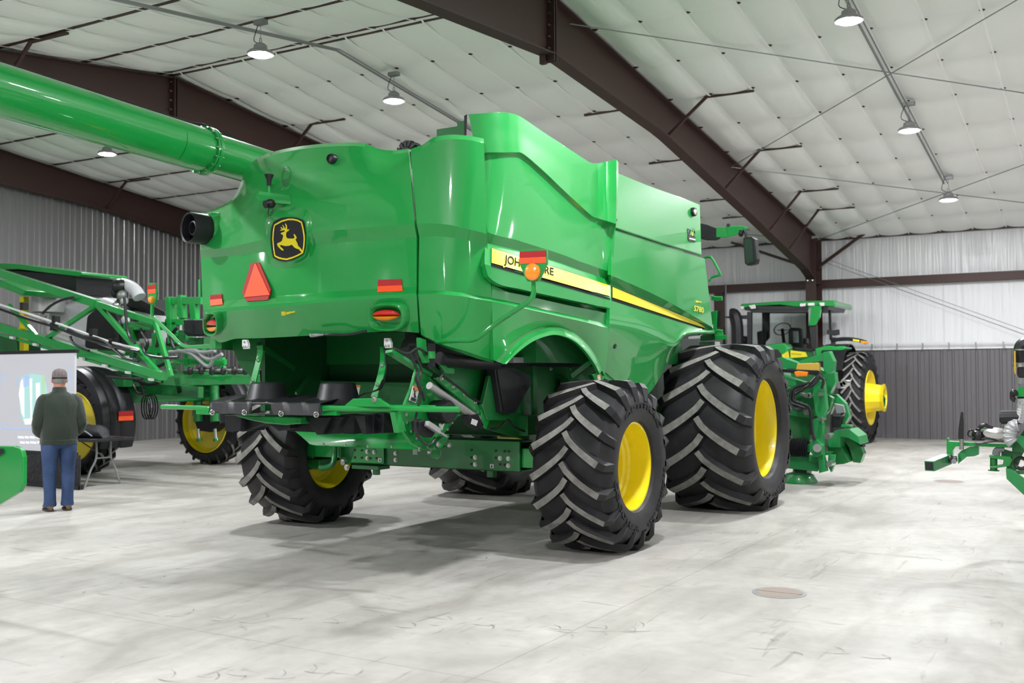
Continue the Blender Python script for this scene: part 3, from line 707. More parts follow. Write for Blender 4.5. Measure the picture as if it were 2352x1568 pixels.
def podring(cx, cy, a, b, l0, l1, parent, rot):               # hollow rim round a lamp
    cen = onskin(cx, cy, 0); rings = []
    for s, l in ((1.0, -.03), (.97, l1*.8), (.90, l1), (.80, l1*.96), (.72, .008), (.6, .0)):
        rings.append([onskin(x, y, 0)*0+onskin(x, y, 0)+Vector((0, -1, -.25)).normalized()*l for x, y in ellpx(cx, cy, a*s, b*s, rot, 32, 3.0)])
    return MB().loft(rings, caps=False).build('lamp_surround', GR, parent, smooth=True, angle=60)
for (cx, cy, a, b, la, lb, rr) in ((897, 727, 45, 33, 31, 12.5, -.02), (494, 742, 18, 29, 15, 14, -.05)):
    podring(cx, cy-1, a, b, 0, .07, door, rr)
    o = Vector((0, -1, -.2)).normalized()
    for sgn, mm in ((1, 'rlens'), (-1, 'amber')):
        base = [q for q in ellpx(cx-5 if la > 20 else cx+1, cy-5 if la > 20 else cy+4, la, lb, rr, 36)]
        cyy = (cy-5 if la > 20 else cy+4)+lb*.12
        half = [q for q in base if (q[1] <= cyy if sgn > 0 else q[1] >= cyy)]
        pts = [onskin(x, y, 0)+o*.03 for x, y in half]
        cc = sum(pts, Vector())/len(pts)
        MB().loft([pts, [p.lerp(cc, .08)+o*.02 for p in pts], [p.lerp(cc, .45)+o*.032 for p in pts]]).build('tail_lamp', M[mm], door, smooth=True, angle=60)
# small round camera on the hood, beacon bracket
c0 = onskin(766, 366, 0); dr = Vector((0, -1, .05)).normalized()
MB().lathe(c0, dr, [(-.01, .045), (.035, .045), (.05, .038), (.055, .03), (.045, .026), (.045, .001)], 24).build('rear_camera', M['black'], door, smooth=True)
MB().loft([[onskin(x, y, 0)+dr*l for x, y in ellpx(657, 408, 12*s, 27*s, .08, 24)] for s, l in ((1.1, -.01), (1.0, .008), (.9, .006), (.78, -.002))], caps=False).build('recess_rim', GR, door, smooth=True, angle=80)
MB().add([onskin(x, y, .003) for x, y in ellpx(657, 408, 10.5, 24, .08, 24)], [tuple(range(24))]).build('recess_cover', M['green2'], door)
b0 = onskin(645, 466, 0)
def off(p, x=0, y=0, z=0): return Vector(p)+Vector((x, y, z))
MB().prism([off(onskin(668, 462, 0)), off(onskin(668, 470, 0)), off(onskin(626, 468, 0), y=-.17), off(onskin(624, 461, 0), y=-.2), off(onskin(632, 454, 0), y=-.2), off(onskin(664, 456, 0))], (0, 0, .03)).build('camera_bracket', GR, door, bevel=.006)
pz = onskin(640, 455, 0)+Vector((0, -.12, 0))
MB().cyl(pz, pz+Vector((0, 0, .16)), .012, n=12).build('bracket_post', GR, door, smooth=True)
MB().lathe(pz+Vector((0, 0, .09)), (0, 0, 1), [(0, .018), (.05, .022), (.09, .04), (.1, .04), (.1, .001)], 20).build('bracket_cap', M['hose'], door, smooth=True)
q = pz+Vector((0, .02, -.06)); MB().ball(q, .045).lathe(q, Vector((-.2, -1, -.3)), [(0, .034), (.06, .034), (.06, .001)], 16).tube([q, q+Vector((0, -.03, -.09)), q+Vector((.03, -.02, -.11)), q+Vector((.03, 0, -.05))], .004, 5).build('rear_work_camera', M['hose'], door, smooth=True)
# exhaust outlet at the left shoulder
e0 = onplan(476, 527, .0); ed = Vector((-.25, -1, 0)).normalized()
MB().lathe(e0-ed*.12, ed, [(0, .135), (.05, .145), (.30, .148), (.32, .142), (.31, .128), (.1, .12), (.1, .001)], 36).build('exhaust_outlet', M['black'], comb, smooth=True)
MB().lathe(e0-ed*.05, ed, [(0, .07), (.2, .07), (.205, .055), (.1, .05), (.1, .001)], 28).build('exhaust_pipe', M['black'], comb, smooth=True)
MB().lathe(e0-ed*.12, ed, [(-.02, .18), (.1, .17), (.13, .155), (.13, .14)], 36).build('exhaust_collar', GR, comb, smooth=True)
# left corner skin behind the exhaust and the far wrap of the hood
MB().loft([[Vector((x-.02, y+.02, z)) for (x, y) in catm([(-7.36, 6.99), (-7.55, 7.1), (-7.72, 7.35), (-7.84, 7.9)], 4)]+[Vector((x+.02, y+.06, z)) for (x, y) in reversed(catm([(-7.36, 6.99), (-7.55, 7.1), (-7.72, 7.35), (-7.84, 7.9)], 4))] for z in (1.9, 2.4, 2.95, 3.1)]).build('left_corner_panel', GR, comb, smooth=True)
# fender strip over the rear wheel
fo = [(1157, 833), (1180, 800), (1215, 770), (1250, 755), (1275, 751), (1300, 756), (1325, 769), (1350, 792), (1370, 820), (1383, 851)]
fi = [(1163, 836), (1190, 809), (1224, 784), (1258, 771), (1280, 769), (1301, 774), (1322, 785), (1345, 807), (1366, 836), (1377, 858)]
fo3 = spline([onplan(x, y, .0) for x, y in fo], 5); mid3 = spline([onplan((a[0]+b[0])/2, (a[1]+b[1])/2, .09) for a, b in zip(fo, fi)], 5); fi3 = spline([onplan(x, y, .10) for x, y in fi], 5)
rings = []
for a, b_, c in zip(fo3, mid3, fi3): rings.append([a+Vector((-.03, 0, 0)), a, b_, c, c+Vector((-.03, 0, -.0))])
o = MB().loft([list(r) for r in rings], caps=True).build('fender_lip', GR, comb, smooth=True, angle=40)
# inside of the hull: dark core, deck and inner side walls
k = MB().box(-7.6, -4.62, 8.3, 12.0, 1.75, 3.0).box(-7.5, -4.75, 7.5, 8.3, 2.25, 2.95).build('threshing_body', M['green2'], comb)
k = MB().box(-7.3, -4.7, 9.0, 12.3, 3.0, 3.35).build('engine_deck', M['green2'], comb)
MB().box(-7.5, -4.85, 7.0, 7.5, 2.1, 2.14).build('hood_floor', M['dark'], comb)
# grain tank extension plates and air intake screen on top
g0 = A(1003, 296, 7.6); g1 = A(1062, 283, 7.6); 
MB().hexa([A(1003, 330, 7.6), A(1050, 330, 7.6), A(1050, 330, 7.6)+Vector((0, .02, 0)), A(1003, 330, 7.6)+Vector((0, .02, 0)), A(1003, 297, 7.6), A(1050, 290, 7.6), A(1050, 290, 7.6)+Vector((0, .02, 0)), A(1003, 297, 7.6)+Vector((0, .02, 0))]).build('tank_extension', M['green2'], comb)
MB().hexa([A(1050, 330, 7.55), A(1068, 330, 7.55), A(1068, 330, 7.62), A(1050, 330, 7.62), A(1050, 280, 7.55), A(1066, 277, 7.55), A(1066, 277, 7.62), A(1050, 280, 7.62)]).build('extension_bracket', M['green2'], comb)
MB().hexa([A(1066, 320, 7.36), A(1071, 320, 7.36), A(1071, 320, 7.45), A(1066, 320, 7.45), A(1066, 266, 7.36), A(1073, 262, 7.36), A(1073, 262, 7.45), A(1066, 266, 7.45)]).build('edge_seal', M['hose'], comb)
s0 = A(933, 350, 8.0)
mb = MB()
for i in range(12):
    t0 = 2*PI*i/12; t1 = t0+2*PI*.36/12*2
    mb.hexa([s0+Vector((math.cos(t)*r, z2, math.sin(t)*r)) for z2 in (0, .05) for (t, r) in ((t0, .03), (t0, .125), (t1, .115), (t1, .03))])
mb.lathe(s0, (0, 1, 0), [(0, .06), (-.02, .05), (-.02, .001)], 16).lathe(s0+Vector((0, .03, 0)), (0, 1, 0), [(0, .12), (.1, .12)], 24)
mb.build('intake_screen', M['black'], comb)
# service lamp at the upper front corner
c0 = onskin(1590, 487, 0); MB().lathe(c0, (1, -.15, 0), [(-.01, .055), (.03, .055), (.045, .045)], 22).build('side_lamp_housing', M['black'], tankp, smooth=True)
MB().lathe(c0, (1, -.15, 0), [(.035, .045), (.05, .035), (.055, .001)], 22).build('side_lamp', M['steel'], tankp, smooth=True)
c0 = onskin(1412, 794, 0); MB().lathe(c0, (1, -.1, 0), [(-.01, .028), (.006, .028), (.01, .02), (.0, .015), (.0, .001)], 18).build('latch', M['hose'], frontp, smooth=True)

# ------------------------------------------------------------------ wheels
def tire(name, W, R, rimr, lug_h, nl, sweep, twist, parent, cx, cy, cz, lw, mats=('rubber', 'lug')):
    mb = MB(); c = Vector((cx, cy, cz)); Rc = R-lug_h
    half = W/2
    prof = [(.80*half, rimr), (.90*half, rimr+.02), (.98*half, rimr+(Rc-rimr)*.25), (1.0*half, rimr+(Rc-rimr)*.5), (.96*half, rimr+(Rc-rimr)*.72), (.88*half, Rc-.055), (.78*half, Rc-.02), (.5*half, Rc-.004), (.2*half, Rc)]
    prof = prof+[(-x, r) for x, r in reversed(prof)]
    mb.lathe(c, (1, 0, 0), prof, 72)
    # lugs
    def P(x, phi, r): return c+Vector((x, -r*math.cos(phi), r*math.sin(phi)))
    def rc(x):
        x = abs(x)/half; return Rc-.012*x*x-(.09*max(0, x-.84)/.16*.5 if x > .84 else 0)
    pth = []
    NS = 8
    for k in range(NS+1):
        s = k/NS; x = (-.06+1.0*s)*half; ph = -sweep*s**.72
        pth.append((x, ph))
    for side in (1, -1):
        for i in range(nl):
            p0 = 2*PI*i/nl+(PI/nl if side < 0 else 0)+twist
            secs = []
            for k, (x, ph) in enumerate(pth):
                a = pth[max(k-1, 0)]; b_ = pth[min(k+1, NS)]
                tx, ty = b_[0]-a[0], (b_[1]-a[1])*R; L = math.hypot(tx, ty); tx /= L; ty /= L
                lx, ly = -ty, tx
                wt = lw*(.42+.12*k/NS); wb = wt*1.75
                top = R-.010*(x/half)**2-(.05 if k == NS else 0)
                bot = rc(x)-.012-(.10 if k == NS else 0)
                q = []
                for (ww, r) in ((wb, bot), (wt, top), (-wt, top), (-wb, bot)):
                    q.append(P(side*(x+lx*ww), p0+ph+ly*ww/R, r))
                secs.append(q)
            # shoulder foot running down the side wall
            x, ph = pth[-1]; x2 = 1.0*half; q = []
            r0 = rimr+(Rc-rimr)*.60
            for ww, xx in ((lw*.8, x2*.985), (lw*.42, x2*1.012), (-lw*.42, x2*1.012), (-lw*.8, x2*.985)):
                q.append(P(side*xx, p0+ph-.02+ww/R, r0))
            secs.append(q)
            o = len(mb.v)
            mb.v += [tuple(p) for s in secs for p in s]
            for j in range(len(secs)-1):
                a = o+j*4
                for (u, v, mi) in ((0, 1, 0), (1, 2, 1 if j < NS-1 else 0), (2, 3, 0)):
                    mb.f.append((a+u, a+v, a+4+v, a+4+u)); mb.m.append(mi)
            mb.f.append((o, o+1, o+2, o+3)); mb.m.append(0)
    if cz > 0: mb.v = [(x, y, max(z, .003)) for x, y, z in mb.v]     # the weight of the machine flattens the contact patch
    ob = mb.build(name, [M[mats[0]], M[mats[1]]], parent, smooth=True, angle=28)
    return ob
def sidewall_text(body, cx, cy, cz, xo, r, a0, a1, hgt, parent, flip=False):
    # raised letters round a side wall; angles from the top, clockwise as seen from +X
    c = bpy.data.curves.new('sidewall_lettering', 'FONT'); c.body = body; c.size = 1; c.offset = .015; c.extrude = .05; c.resolution_u = 2
    t = bpy.data.objects.new('t', c); COL.objects.link(t); bpy.context.view_layer.update()
    me = bpy.data.meshes.new_from_object(t.evaluated_get(bpy.context.evaluated_depsgraph_get())); bpy.data.objects.remove(t)
    X = [v.co.x for v in me.vertices]; x0, x1 = min(X), max(X)
    for v in me.vertices:
        u = (v.co.x-x0)/(x1-x0); ang = math.radians(a0+(a1-a0)*u); rr = r+(v.co.y-.35)*hgt*(1 if a1 > a0 else -1)
        # seen from +X, +Y is to the right
        v.co = Vector((cx+xo+v.co.z*.06, cy+rr*math.sin(ang), cz+rr*math.cos(ang)))
    me.name = 'sidewall_lettering'; me.materials.clear(); me.materials.append(M['rubber'])
    o = bpy.data.objects.new('sidewall_lettering', me); COL.objects.link(o); put(o, parent); return o
def rim(parent, cx, cy, cz, sgn, prof, bolts=None, m='yellow', name='rim'):
    mb = MB().lathe((cx, cy, cz), (sgn, 0, 0), prof, 64)
    r = mb.build(name, M[m], parent, smooth=True, angle=30)
    if bolts:
        x, rr, n, sz = bolts
        for i in range(n):
            t = 2*PI*i/n; p = Vector((cx+sgn*x, cy+rr*math.cos(t), cz+rr*math.sin(t)))
            MB().cyl(p, p+Vector((sgn*.035, 0, 0)), sz, n=6).cyl(p, p+Vector((sgn*.012, 0, 0)), sz*1.5, n=14).build('wheel_bolt', M['steel'], r)
    return r
def whl(name, lab=None):
    o = bpy.data.objects.new(name, None)
    COL.objects.link(o); o.location = comb.location; put(o, comb); return o
RW, RR, RRIM, RZ = .80, .80, .405, .785
REAR_P = [(.30, RRIM+.022), (.325, RRIM+.028), (.33, RRIM+.01), (.325, RRIM-.012), (.24, RRIM-.02), (.2, RRIM-.03), (.13, RRIM-.035), (.11, RRIM-.055), (.09, RRIM-.06), (.07, RRIM-.085), (.03, RRIM-.09), (.015, .29), (.02, .12), (.04, .1), (.04, .001)]
for cx, cy, sg in ((-4.22, 8.85, 1), (-7.95, 8.95, -1)):
    hub = MB().lathe((cx, cy, RZ), (sg, 0, 0), [(-.42, .10), (-.2, .13), (-.12, .17), (-.06, .17), (-.03, .10), (-.03, .001)], 28).build('rear_wheel', M['green2'], comb, smooth=True)
    tire('tire', RW, RR, RRIM, .055, 18, .40, .10, hub, cx, cy, RZ, .062)
    r = rim(hub, cx, cy, RZ, sg, REAR_P+[(-.12, .1), (-.12, .3), (-.15, RRIM-.07), (-.3, RRIM-.02), (-.33, RRIM+.01), (-.31, RRIM+.02)], (.02, .20, 10, .016))
    if sg > 0:
        sidewall_text('OPTITRAC', cx, cy, RZ, RW/2+.004, .565, -38, 52, .075, hub)
        sidewall_text('GOODYEAR', cx, cy, RZ, RW/2+.004, .565, 262, 185, .075, hub)
        sidewall_text('LSW 750/60R30', cx, cy, RZ, RW/2+.004, .575, 165, 95, .05, hub)
FW, FR, FRIM, FZ, FY = 1.12, 1.02, .585, .975, 12.3
FRONT_P = [(.42, FRIM+.015), (.445, FRIM+.025), (.45, FRIM+.008), (.445, FRIM-.012), (.40, FRIM-.02), (.33, FRIM-.045), (.20, FRIM-.05), (.18, FRIM-.065), (-.05, FRIM-.07), (-.07, FRIM-.09), (-.25, FRIM-.10), (-.28, .4), (-.27, .2), (-.2, .001)]
for cx, sg in ((-4.16, 1), (-7.62, -1)):
    hub = MB().lathe((cx, FY, FZ), (sg, 0, 0), [(-.62, .14), (-.4, .16), (-.28, .2), (-.2, .2), (-.2, .001)], 28).build('front_wheel', M['green2'], comb, smooth=True)
    tire('tire', FW, FR, FRIM, .062, 16, .42, .16, hub, cx, FY, FZ, .085)
    rim(hub, cx, FY, FZ, sg, FRONT_P+[(-.32, .2), (-.32, .45), (-.45, FRIM-.04), (-.47, FRIM+.02)])
    if sg > 0:
        sidewall_text('GOODYEAR', cx, FY, FZ, FW/2+.004, .80, 205, 140, .09, hub)
        sidewall_text('OPTITRAC', cx, FY, FZ, FW/2+.004, .80, -45, 5, .07, hub)
        sidewall_text('LSW 1100/45R46', cx, FY, FZ, FW/2+.004, .80, 25, 75, .05, hub)

# ------------------------------------------------------------------ underside, axle and residue spreader
G2 = M['green2']
def bolts(parent, pts, d=(1, 0, 0), r=.016, name='bolt', h=.02):
    d = Vector(d)
    for p in pts:
        p = Vector(p); MB().cyl(p, p+d*h, r, n=6).cyl(p, p+d*h*.35, r*1.5, n=12).build(name, M['steel'], parent)
# rear axle
ax = MB()
ax.box(-7.2, -4.97, 8.60, 8.63, .70, 1.00).box(-7.2, -4.97, 8.60, 8.86, .98, 1.0).box(-7.2, -4.97, 8.60, 8.86, .70, .72).box(-7.2, -4.97, 8.84, 8.86, .70, 1.0)
ax = ax.build('rear_axle', G2, comb, bevel=.01)
ia = MB().box(-4.98, -4.45, 8.64, 8.82, .74, .93).build('axle_extension', GR, ax, bevel=.012)
ia2 = MB().box(-7.75, -7.15, 8.56, 8.86, .76, .94).hexa([A(805, 1062, 8.57), A(882, 1066, 8.57), A(882, 1066, 8.6), A(805, 1062, 8.6), A(815, 1026, 8.57), A(882, 1026, 8.57), A(882, 1026, 8.6), A(815, 1026, 8.6)]).build('axle_extension', GR, ax, bevel=.008)
def holes(pts, Y, m='hose', r=.013):
    for (x, y) in pts:
        p = A(x, y, Y); MB().cyl(p, p+Vector((0, -.004, 0)), r, n=12).build('bolt_hole', M[m], ax)
holes([(1083, 1033), (1139, 1035), (1159, 1036), (1168, 1036), (1139, 1051), (1083, 1050), (1149, 1066), (1159, 1067), (1083, 1065)], 8.598)
holes([(815, 1033), (831, 1034), (815, 1050), (831, 1051), (860, 1034), (865, 1052), (873, 1053), (851, 1052)], 8.568)
holes([(1189, 1053), (1189, 1068)], 8.63)
bolts(ax, [A(x, y, 8.6) for x, y in ((1092, 1050), (1092, 1066), (1149, 1052), (1168, 1053), (1168, 1069), (909, 1041), (909, 1056))], (0, -1, 0))
bolts(ax, [A(x, y, 8.57) for x, y in ((844, 1037), (860, 1038), (844, 1052))], (0, -1, 0))
for (x, y) in ((873, 1056), (1130, 1070)):
    p = A(x, y, 8.598)
    if x < 900: p = A(x, y, 8.566)
    MB().box(p.x-.022, p.x+.022, p.y-.004, p.y, p.z-.02, p.z+.02).build('warning_label', M['white'], ax)
    MB().prism([p+Vector((-.012, -.005, -.012)), p+Vector((.012, -.005, -.012)), p+Vector((0, -.005, .013))], (0, -.001, 0)).build('warning_symbol', M['hose'], ax)
p = A(954, 1037, 8.598); MB().box(p.x-.03, p.x+.03, p.y-.003, p.y, p.z-.03, p.z+.03).build('plate_label', M['silver'], ax)
MB().box(-6.95, -6.6, 8.5, 8.7, .66, .70).cyl((-6.7, 8.6, .66), (-6.7, 8.6, .6), .04).build('axle_stop', G2, ax, bevel=.005)
MB().cyl((-5.35, 8.7, .7), (-5.35, 8.7, .63), .05).build('axle_stop', G2, ax, bevel=.005)
# far knuckle with the bent steering rod
k = MB().cyl((-7.75, 8.8, .60), (-7.75, 8.8, 1.02), .085)
MB().box(-7.85, -7.55, 8.68, 8.9, .62, .72).build('knuckle_arm', G2, ax, bevel=.01)
MB().cyl((-7.9, 8.9, .785), (-7.6, 8.9, .785), .16, .12).build('wheel_spindle', G2, ax, smooth=True)
MB().tube([A(768, 1010, 8.5), A(768, 1045, 8.5), A(764, 1066, 8.45), A(745, 1074, 8.45), A(735, 1074, 8.45)], .03, 10).build('steering_rod', G2, ax, smooth=True)
k.build('steering_knuckle', G2, ax, smooth=True)
bolts(ax, [A(787, 1061, 8.52), A(797, 1073, 8.52)], (0, -1, 0), .022)
k = MB().cyl((-4.75, 8.8, .60), (-4.75, 8.8, 1.02), .085).build('steering_knuckle', G2, ax, smooth=True)
MB().cyl((-4.8, 8.8, .785), (-4.4, 8.8, .785), .12, .16).build('wheel_spindle', G2, ax, smooth=True)
# chassis rails and front axle
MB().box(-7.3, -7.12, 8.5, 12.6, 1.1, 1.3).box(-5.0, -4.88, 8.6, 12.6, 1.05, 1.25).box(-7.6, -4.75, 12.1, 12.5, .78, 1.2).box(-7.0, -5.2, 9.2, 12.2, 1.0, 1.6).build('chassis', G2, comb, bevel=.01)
# separator side sheet with the black duct and the white-grey shield plate under the side panel
MB().prism([AX(x, y, -4.98) for x, y in ((1000, 830), (1400, 830), (1400, 1010), (1230, 1015), (1120, 985), (1040, 900))], (-.03, 0, 0)).build('separator_side', G2, comb)
sb = MB().prism([AX(x, y, -4.90) for x, y in ((1000, 788), (1160, 830), (1360, 820), (1360, 842), (1160, 842), (1000, 842))], (-.08, 0, 0)).build('belt_shield', M['black'], comb)
MB().tube([AX(1010, 822, -4.82), AX(1080, 833, -4.82), AX(1140, 836, -4.82)], .055, 12).build('air_duct', M['black'], comb, smooth=True)
MB().prism([AX(x, y, -4.80) for x, y in ((1136, 842), (1176, 842), (1216, 860), (1222, 880), (1184, 948), (1166, 951), (1152, 946), (1142, 880))], (-.1, 0, 0)).build('lower_duct', M['black'], comb, bevel=.01)
MB().prism([AX(x, y, -4.79) for x, y in ((1142, 850), (1164, 848), (1196, 866), (1176, 940), (1158, 944), (1147, 880))], (-.02, 0, 0)).build('duct_mouth', M['hose'], comb)
MB().prism([AX(x, y, -4.86) for x, y in ((1108, 932), (1124, 862), (1136, 862), (1146, 935), (1180, 945), (1180, 965), (1120, 965))], (-.04, 0, 0)).build('support_bracket', G2, comb, bevel=.008)
MB().prism([AX(x, y, -4.75) for x, y in ((1180, 820), (1350, 820), (1350, 833), (1180, 833))], (-.2, 0, 0)).build('cross_plate', M['silver'], comb, bevel=.004)
MB().bar(AX(1246, 780, -4.7), AX(1246, 826, -4.7), .02, .03).tube([AX(1246, 775, -4.7), AX(1247, 812, -4.7), AX(1235, 822, -4.7), AX(1222, 822, -4.7)], .012, 8).build('fender_bracket', G2, comb)
for q_ in (MB().bar(AX(1310, 864, -4.6), AX(1362, 826, -4.5), .025, .05), MB().bar(AX(1225, 840, -4.9), AX(1228, 960, -4.9), .03, .08), MB().box(-4.95, -4.85, 9.4, 9.6, 1.1, 1.6)): q_.build('fender_brace', G2, comb)
for i in range(5):
    MB().bar(AX(1240+i*12, 868, -5.0), AX(1242+i*12, 905, -5.0), .012, .02).build('cooling_line', M['hose'], comb)
bolts(comb, [AX(x, y, -4.8) for x, y in ((1264, 847), (1309, 846), (1330, 826), (1259, 800))], (1, 0, 0), .012)
ls = MB().prism([AX(x, y, -4.42) for x, y in ((1371, 862), (1378, 860), (1380, 874), (1374, 876))], (-.004, 0, 0)).build('safety_label', M['white'], comb)
MB().prism([AX(x, y, -4.41) for x, y in ((1371, 862), (1378, 860), (1379, 864), (1372, 866))], (.002, 0, 0)).build('label_header', M['orange'], ls)
MB().prism([AX(x, y, -4.45) for x, y in ((1360, 860), (1392, 850), (1425, 884), (1424, 888), (1388, 868), (1378, 888), (1372, 885))], (-.05, 0, 0)).build('fender_hanger', GR, comb, bevel=.005)
# chopper housing and its inner walls seen below the hood
MB().box(-7.15, -5.02, 8.35, 8.42, 1.25, 2.0).box(-7.18, -7.12, 7.4, 8.4, 1.3, 2.1).build('discharge_wall', M['green_shade'], comb)
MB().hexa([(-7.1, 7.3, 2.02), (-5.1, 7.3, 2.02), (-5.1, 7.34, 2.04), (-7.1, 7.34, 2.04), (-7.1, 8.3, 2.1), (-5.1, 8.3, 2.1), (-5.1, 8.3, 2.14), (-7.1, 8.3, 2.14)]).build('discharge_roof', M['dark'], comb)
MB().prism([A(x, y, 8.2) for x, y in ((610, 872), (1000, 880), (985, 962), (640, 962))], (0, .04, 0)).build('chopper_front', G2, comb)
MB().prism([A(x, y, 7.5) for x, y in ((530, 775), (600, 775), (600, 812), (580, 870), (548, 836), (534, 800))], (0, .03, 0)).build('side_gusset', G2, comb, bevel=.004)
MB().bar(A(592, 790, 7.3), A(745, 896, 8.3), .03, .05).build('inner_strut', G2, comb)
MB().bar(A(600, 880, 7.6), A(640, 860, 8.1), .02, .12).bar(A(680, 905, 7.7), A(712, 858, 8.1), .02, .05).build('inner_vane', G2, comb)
# tail hinges, hose and lights under the hood edge
for (x, y, Y) in ((562, 790, 6.9), (889, 787, 6.95)):
    p = A(x, y, Y)
    b_ = MB().prism([p+Vector(v) for v in ((-.035, 0, .04), (.02, 0, .04), (.04, 0, .0), (.04, 0, -.045), (-.02, 0, -.045), (-.035, 0, -.02))], (0, .03, 0)).build('hinge_plate', M['white'], comb, bevel=.004)
    bolts(b_, [p+Vector(v) for v in ((.0, 0, .02), (-.01, 0, -.025), (.02, 0, -.025))], (0, -1, 0), .008, h=.01)
MB().tube([A(716, 769, 6.75), A(760, 768, 6.75), A(800, 768, 6.8), A(842, 760, 6.85)], .012, 8).build('hydraulic_hose', M['hose'], comb, smooth=True)
MB().tube([A(714, 766, 6.74), A(716, 772, 6.74), A(745, 768, 6.74)], .012, 6).build('hose_fitting', M['steel'], comb)
# curved arms carrying the spreader platform
for pts in ([(598, 792, 7.05), (597, 815, 7.02), (589, 850, 6.95), (574, 906, 6.85)], [(880, 796, 7.1), (881, 826, 7.05), (875, 862, 6.95), (860, 912, 6.85)]):
    P = spline([A(*q) for q in pts], 5)
    MB().loft([[p+Vector((-.035, -.008, 0)), p+Vector((.035, -.008, 0)), p+Vector((.035, .008, 0)), p+Vector((-.035, .008, 0))] for p in P]).build('spreader_arm', GR, comb, bevel=.004)
    bolts(comb, [P[7]+Vector((0, -.01, 0)), P[12]+Vector((0, -.01, 0))], (0, -1, 0), .01)
for L_ in ([A(882, 800, 7.04), A(888, 845, 7.0), A(879, 885, 6.9), A(862, 897, 6.8), A(838, 903, 6.8), A(822, 912, 6.7)], [A(886, 800, 7.04), A(884, 850, 7.0), A(876, 880, 6.9), A(868, 895, 6.85)], [A(598, 850, 7.0), A(600, 880, 7.0), A(600, 905, 6.9)], [A(560, 915, 6.8), A(572, 905, 6.8), A(576, 895, 6.8)]):
    MB().tube(L_, .008, 8).build('wiring_loom', M['hose'], comb, smooth=True)
# long cross bars
MB().cyl(A(372, 934, 6.75), A(487, 937, 6.7), .021, n=12).build('cross_bar', GR, comb, smooth=True)
MB().bar(A(455, 944, 6.72), A(490, 946, 6.70), .05, .05).bar(A(740, 944, 6.5), A(778, 946, 6.5), .06, .055).build('bar_clamp', GR, comb, bevel=.004)
MB().tube([A(742, 937, 6.45), A(760, 937, 6.47), A(800, 938, 6.5), A(1055, 940, 6.72)], .024, 12, smooth=False).cyl(A(800, 933, 6.6), A(1000, 936, 6.8), .02, n=10).build('cross_bar', GR, comb, smooth=True)
# black tailboard with two domed covers, ribs and four ring pins
def yz(px, py, z): return AZ(px, py, z)
zf = 1.375
F0 = A(485, 926, 6.45); F1 = A(738, 930, 6.35)
# board: front lip plus top sheet going forward
nn = 7
top_f = [A(487+(738-487)*i/40, 922+(926-922)*i/40, 6.40) for i in range(41)]
bk = []
for i in range(41):
    x = 545+(830-545)*i/40; bk.append(A(x, 905.5+1.5*i/40, 7.0))
lo_f = [A(482+(741-482)*i/40, 949+(955-949)*i/40, 6.37) for i in range(41)]
def ribh(i): 
    u = i/40*6; d = abs(u-round(u)); return .007 if d < .12 else 0
up = Vector((0, 0, 1)); fr = Vector((0, -1, 0))
rows_ = [[p+fr*ribh(i)*0 for i, p in enumerate(bk)]]
mid = [a.lerp(b, .5)+up*ribh(i) for i, (a, b) in enumerate(zip(top_f, bk))]
rows_ += [[p+up*ribh(i) for i, p in enumerate(mid)], [p+up*ribh(i)*1.1 for i, p in enumerate(top_f)], [p+fr*(.014+ribh(i))+up*-.012 for i, p in enumerate(top_f)], [a.lerp(b, .96)+fr*(.01+ribh(i)) for i, (a, b) in enumerate(zip(top_f, lo_f))], [b for b in lo_f]]
vs = [p for r in rows_ for p in r]; fs = []
for j in range(len(rows_)-1):
    for i in range(40):
        if j == 3 and 15 <= i <= 21: continue       # hand slot in the front lip
        fs.append((j*41+i, j*41+i+1, (j+1)*41+i+1, (j+1)*41+i))
tb = MB().add(vs, fs).build('tailboard', M['black'], comb, smooth=True, angle=30)
so = tb.modifiers.new('thickness', 'SOLIDIFY'); so.thickness = .008; so.offset = -1
for (x, y, r0, r1, Y) in ((614, 908, .185, .14, 6.75), (776, 909, .185, .14, 6.78)):
    c = A(x, y, Y); c.z = 1.432
    MB().lathe(c, (0, 0, 1), [(-.03, r0+.04), (0, r0+.01), (.015, r0-.005), (.135, r1+.01), (.15, r1-.008), (.153, .001)], 40).build('domed_cover', M['black'], tb, smooth=True, angle=40)
for (x, y) in ((487, 947), (561, 947), (645, 950), (726, 952)):
    c = A(x, y, 6.34); MB().lathe(c, (-.3, 1, .1), [(-.004, .020), (0, .024), (.004, .020), (0, .016)], 20, closed=True).bar(c+Vector((-.02, 0, -.018)), c+Vector((.02, 0, .018)), .005, .005).cyl(c+Vector((0, .03, 0)), c+Vector((0, -.008, 0)), .008, n=8).build('ring_pin', M['steel'], tb, smooth=True)
MB().prism([A(x, y, 6.55) for x, y in ((533, 953), (690, 958), (690, 973), (655, 976), (610, 972), (570, 964))], (0, .3, 0)).build('spinner_tray', GR, comb, bevel=.01)
MB().prism([A(x, y, 6.5) for x, y in ((810, 915), (870, 914), (897, 934), (787, 934))], (0, .03, 0)).bar(A(740, 933, 6.8), A(905, 933, 6.85), .08, .03).build('pivot_plate', GR, comb, bevel=.006)
bolts(comb, [A(860, 917, 6.5)], (0, -1, 0), .018)
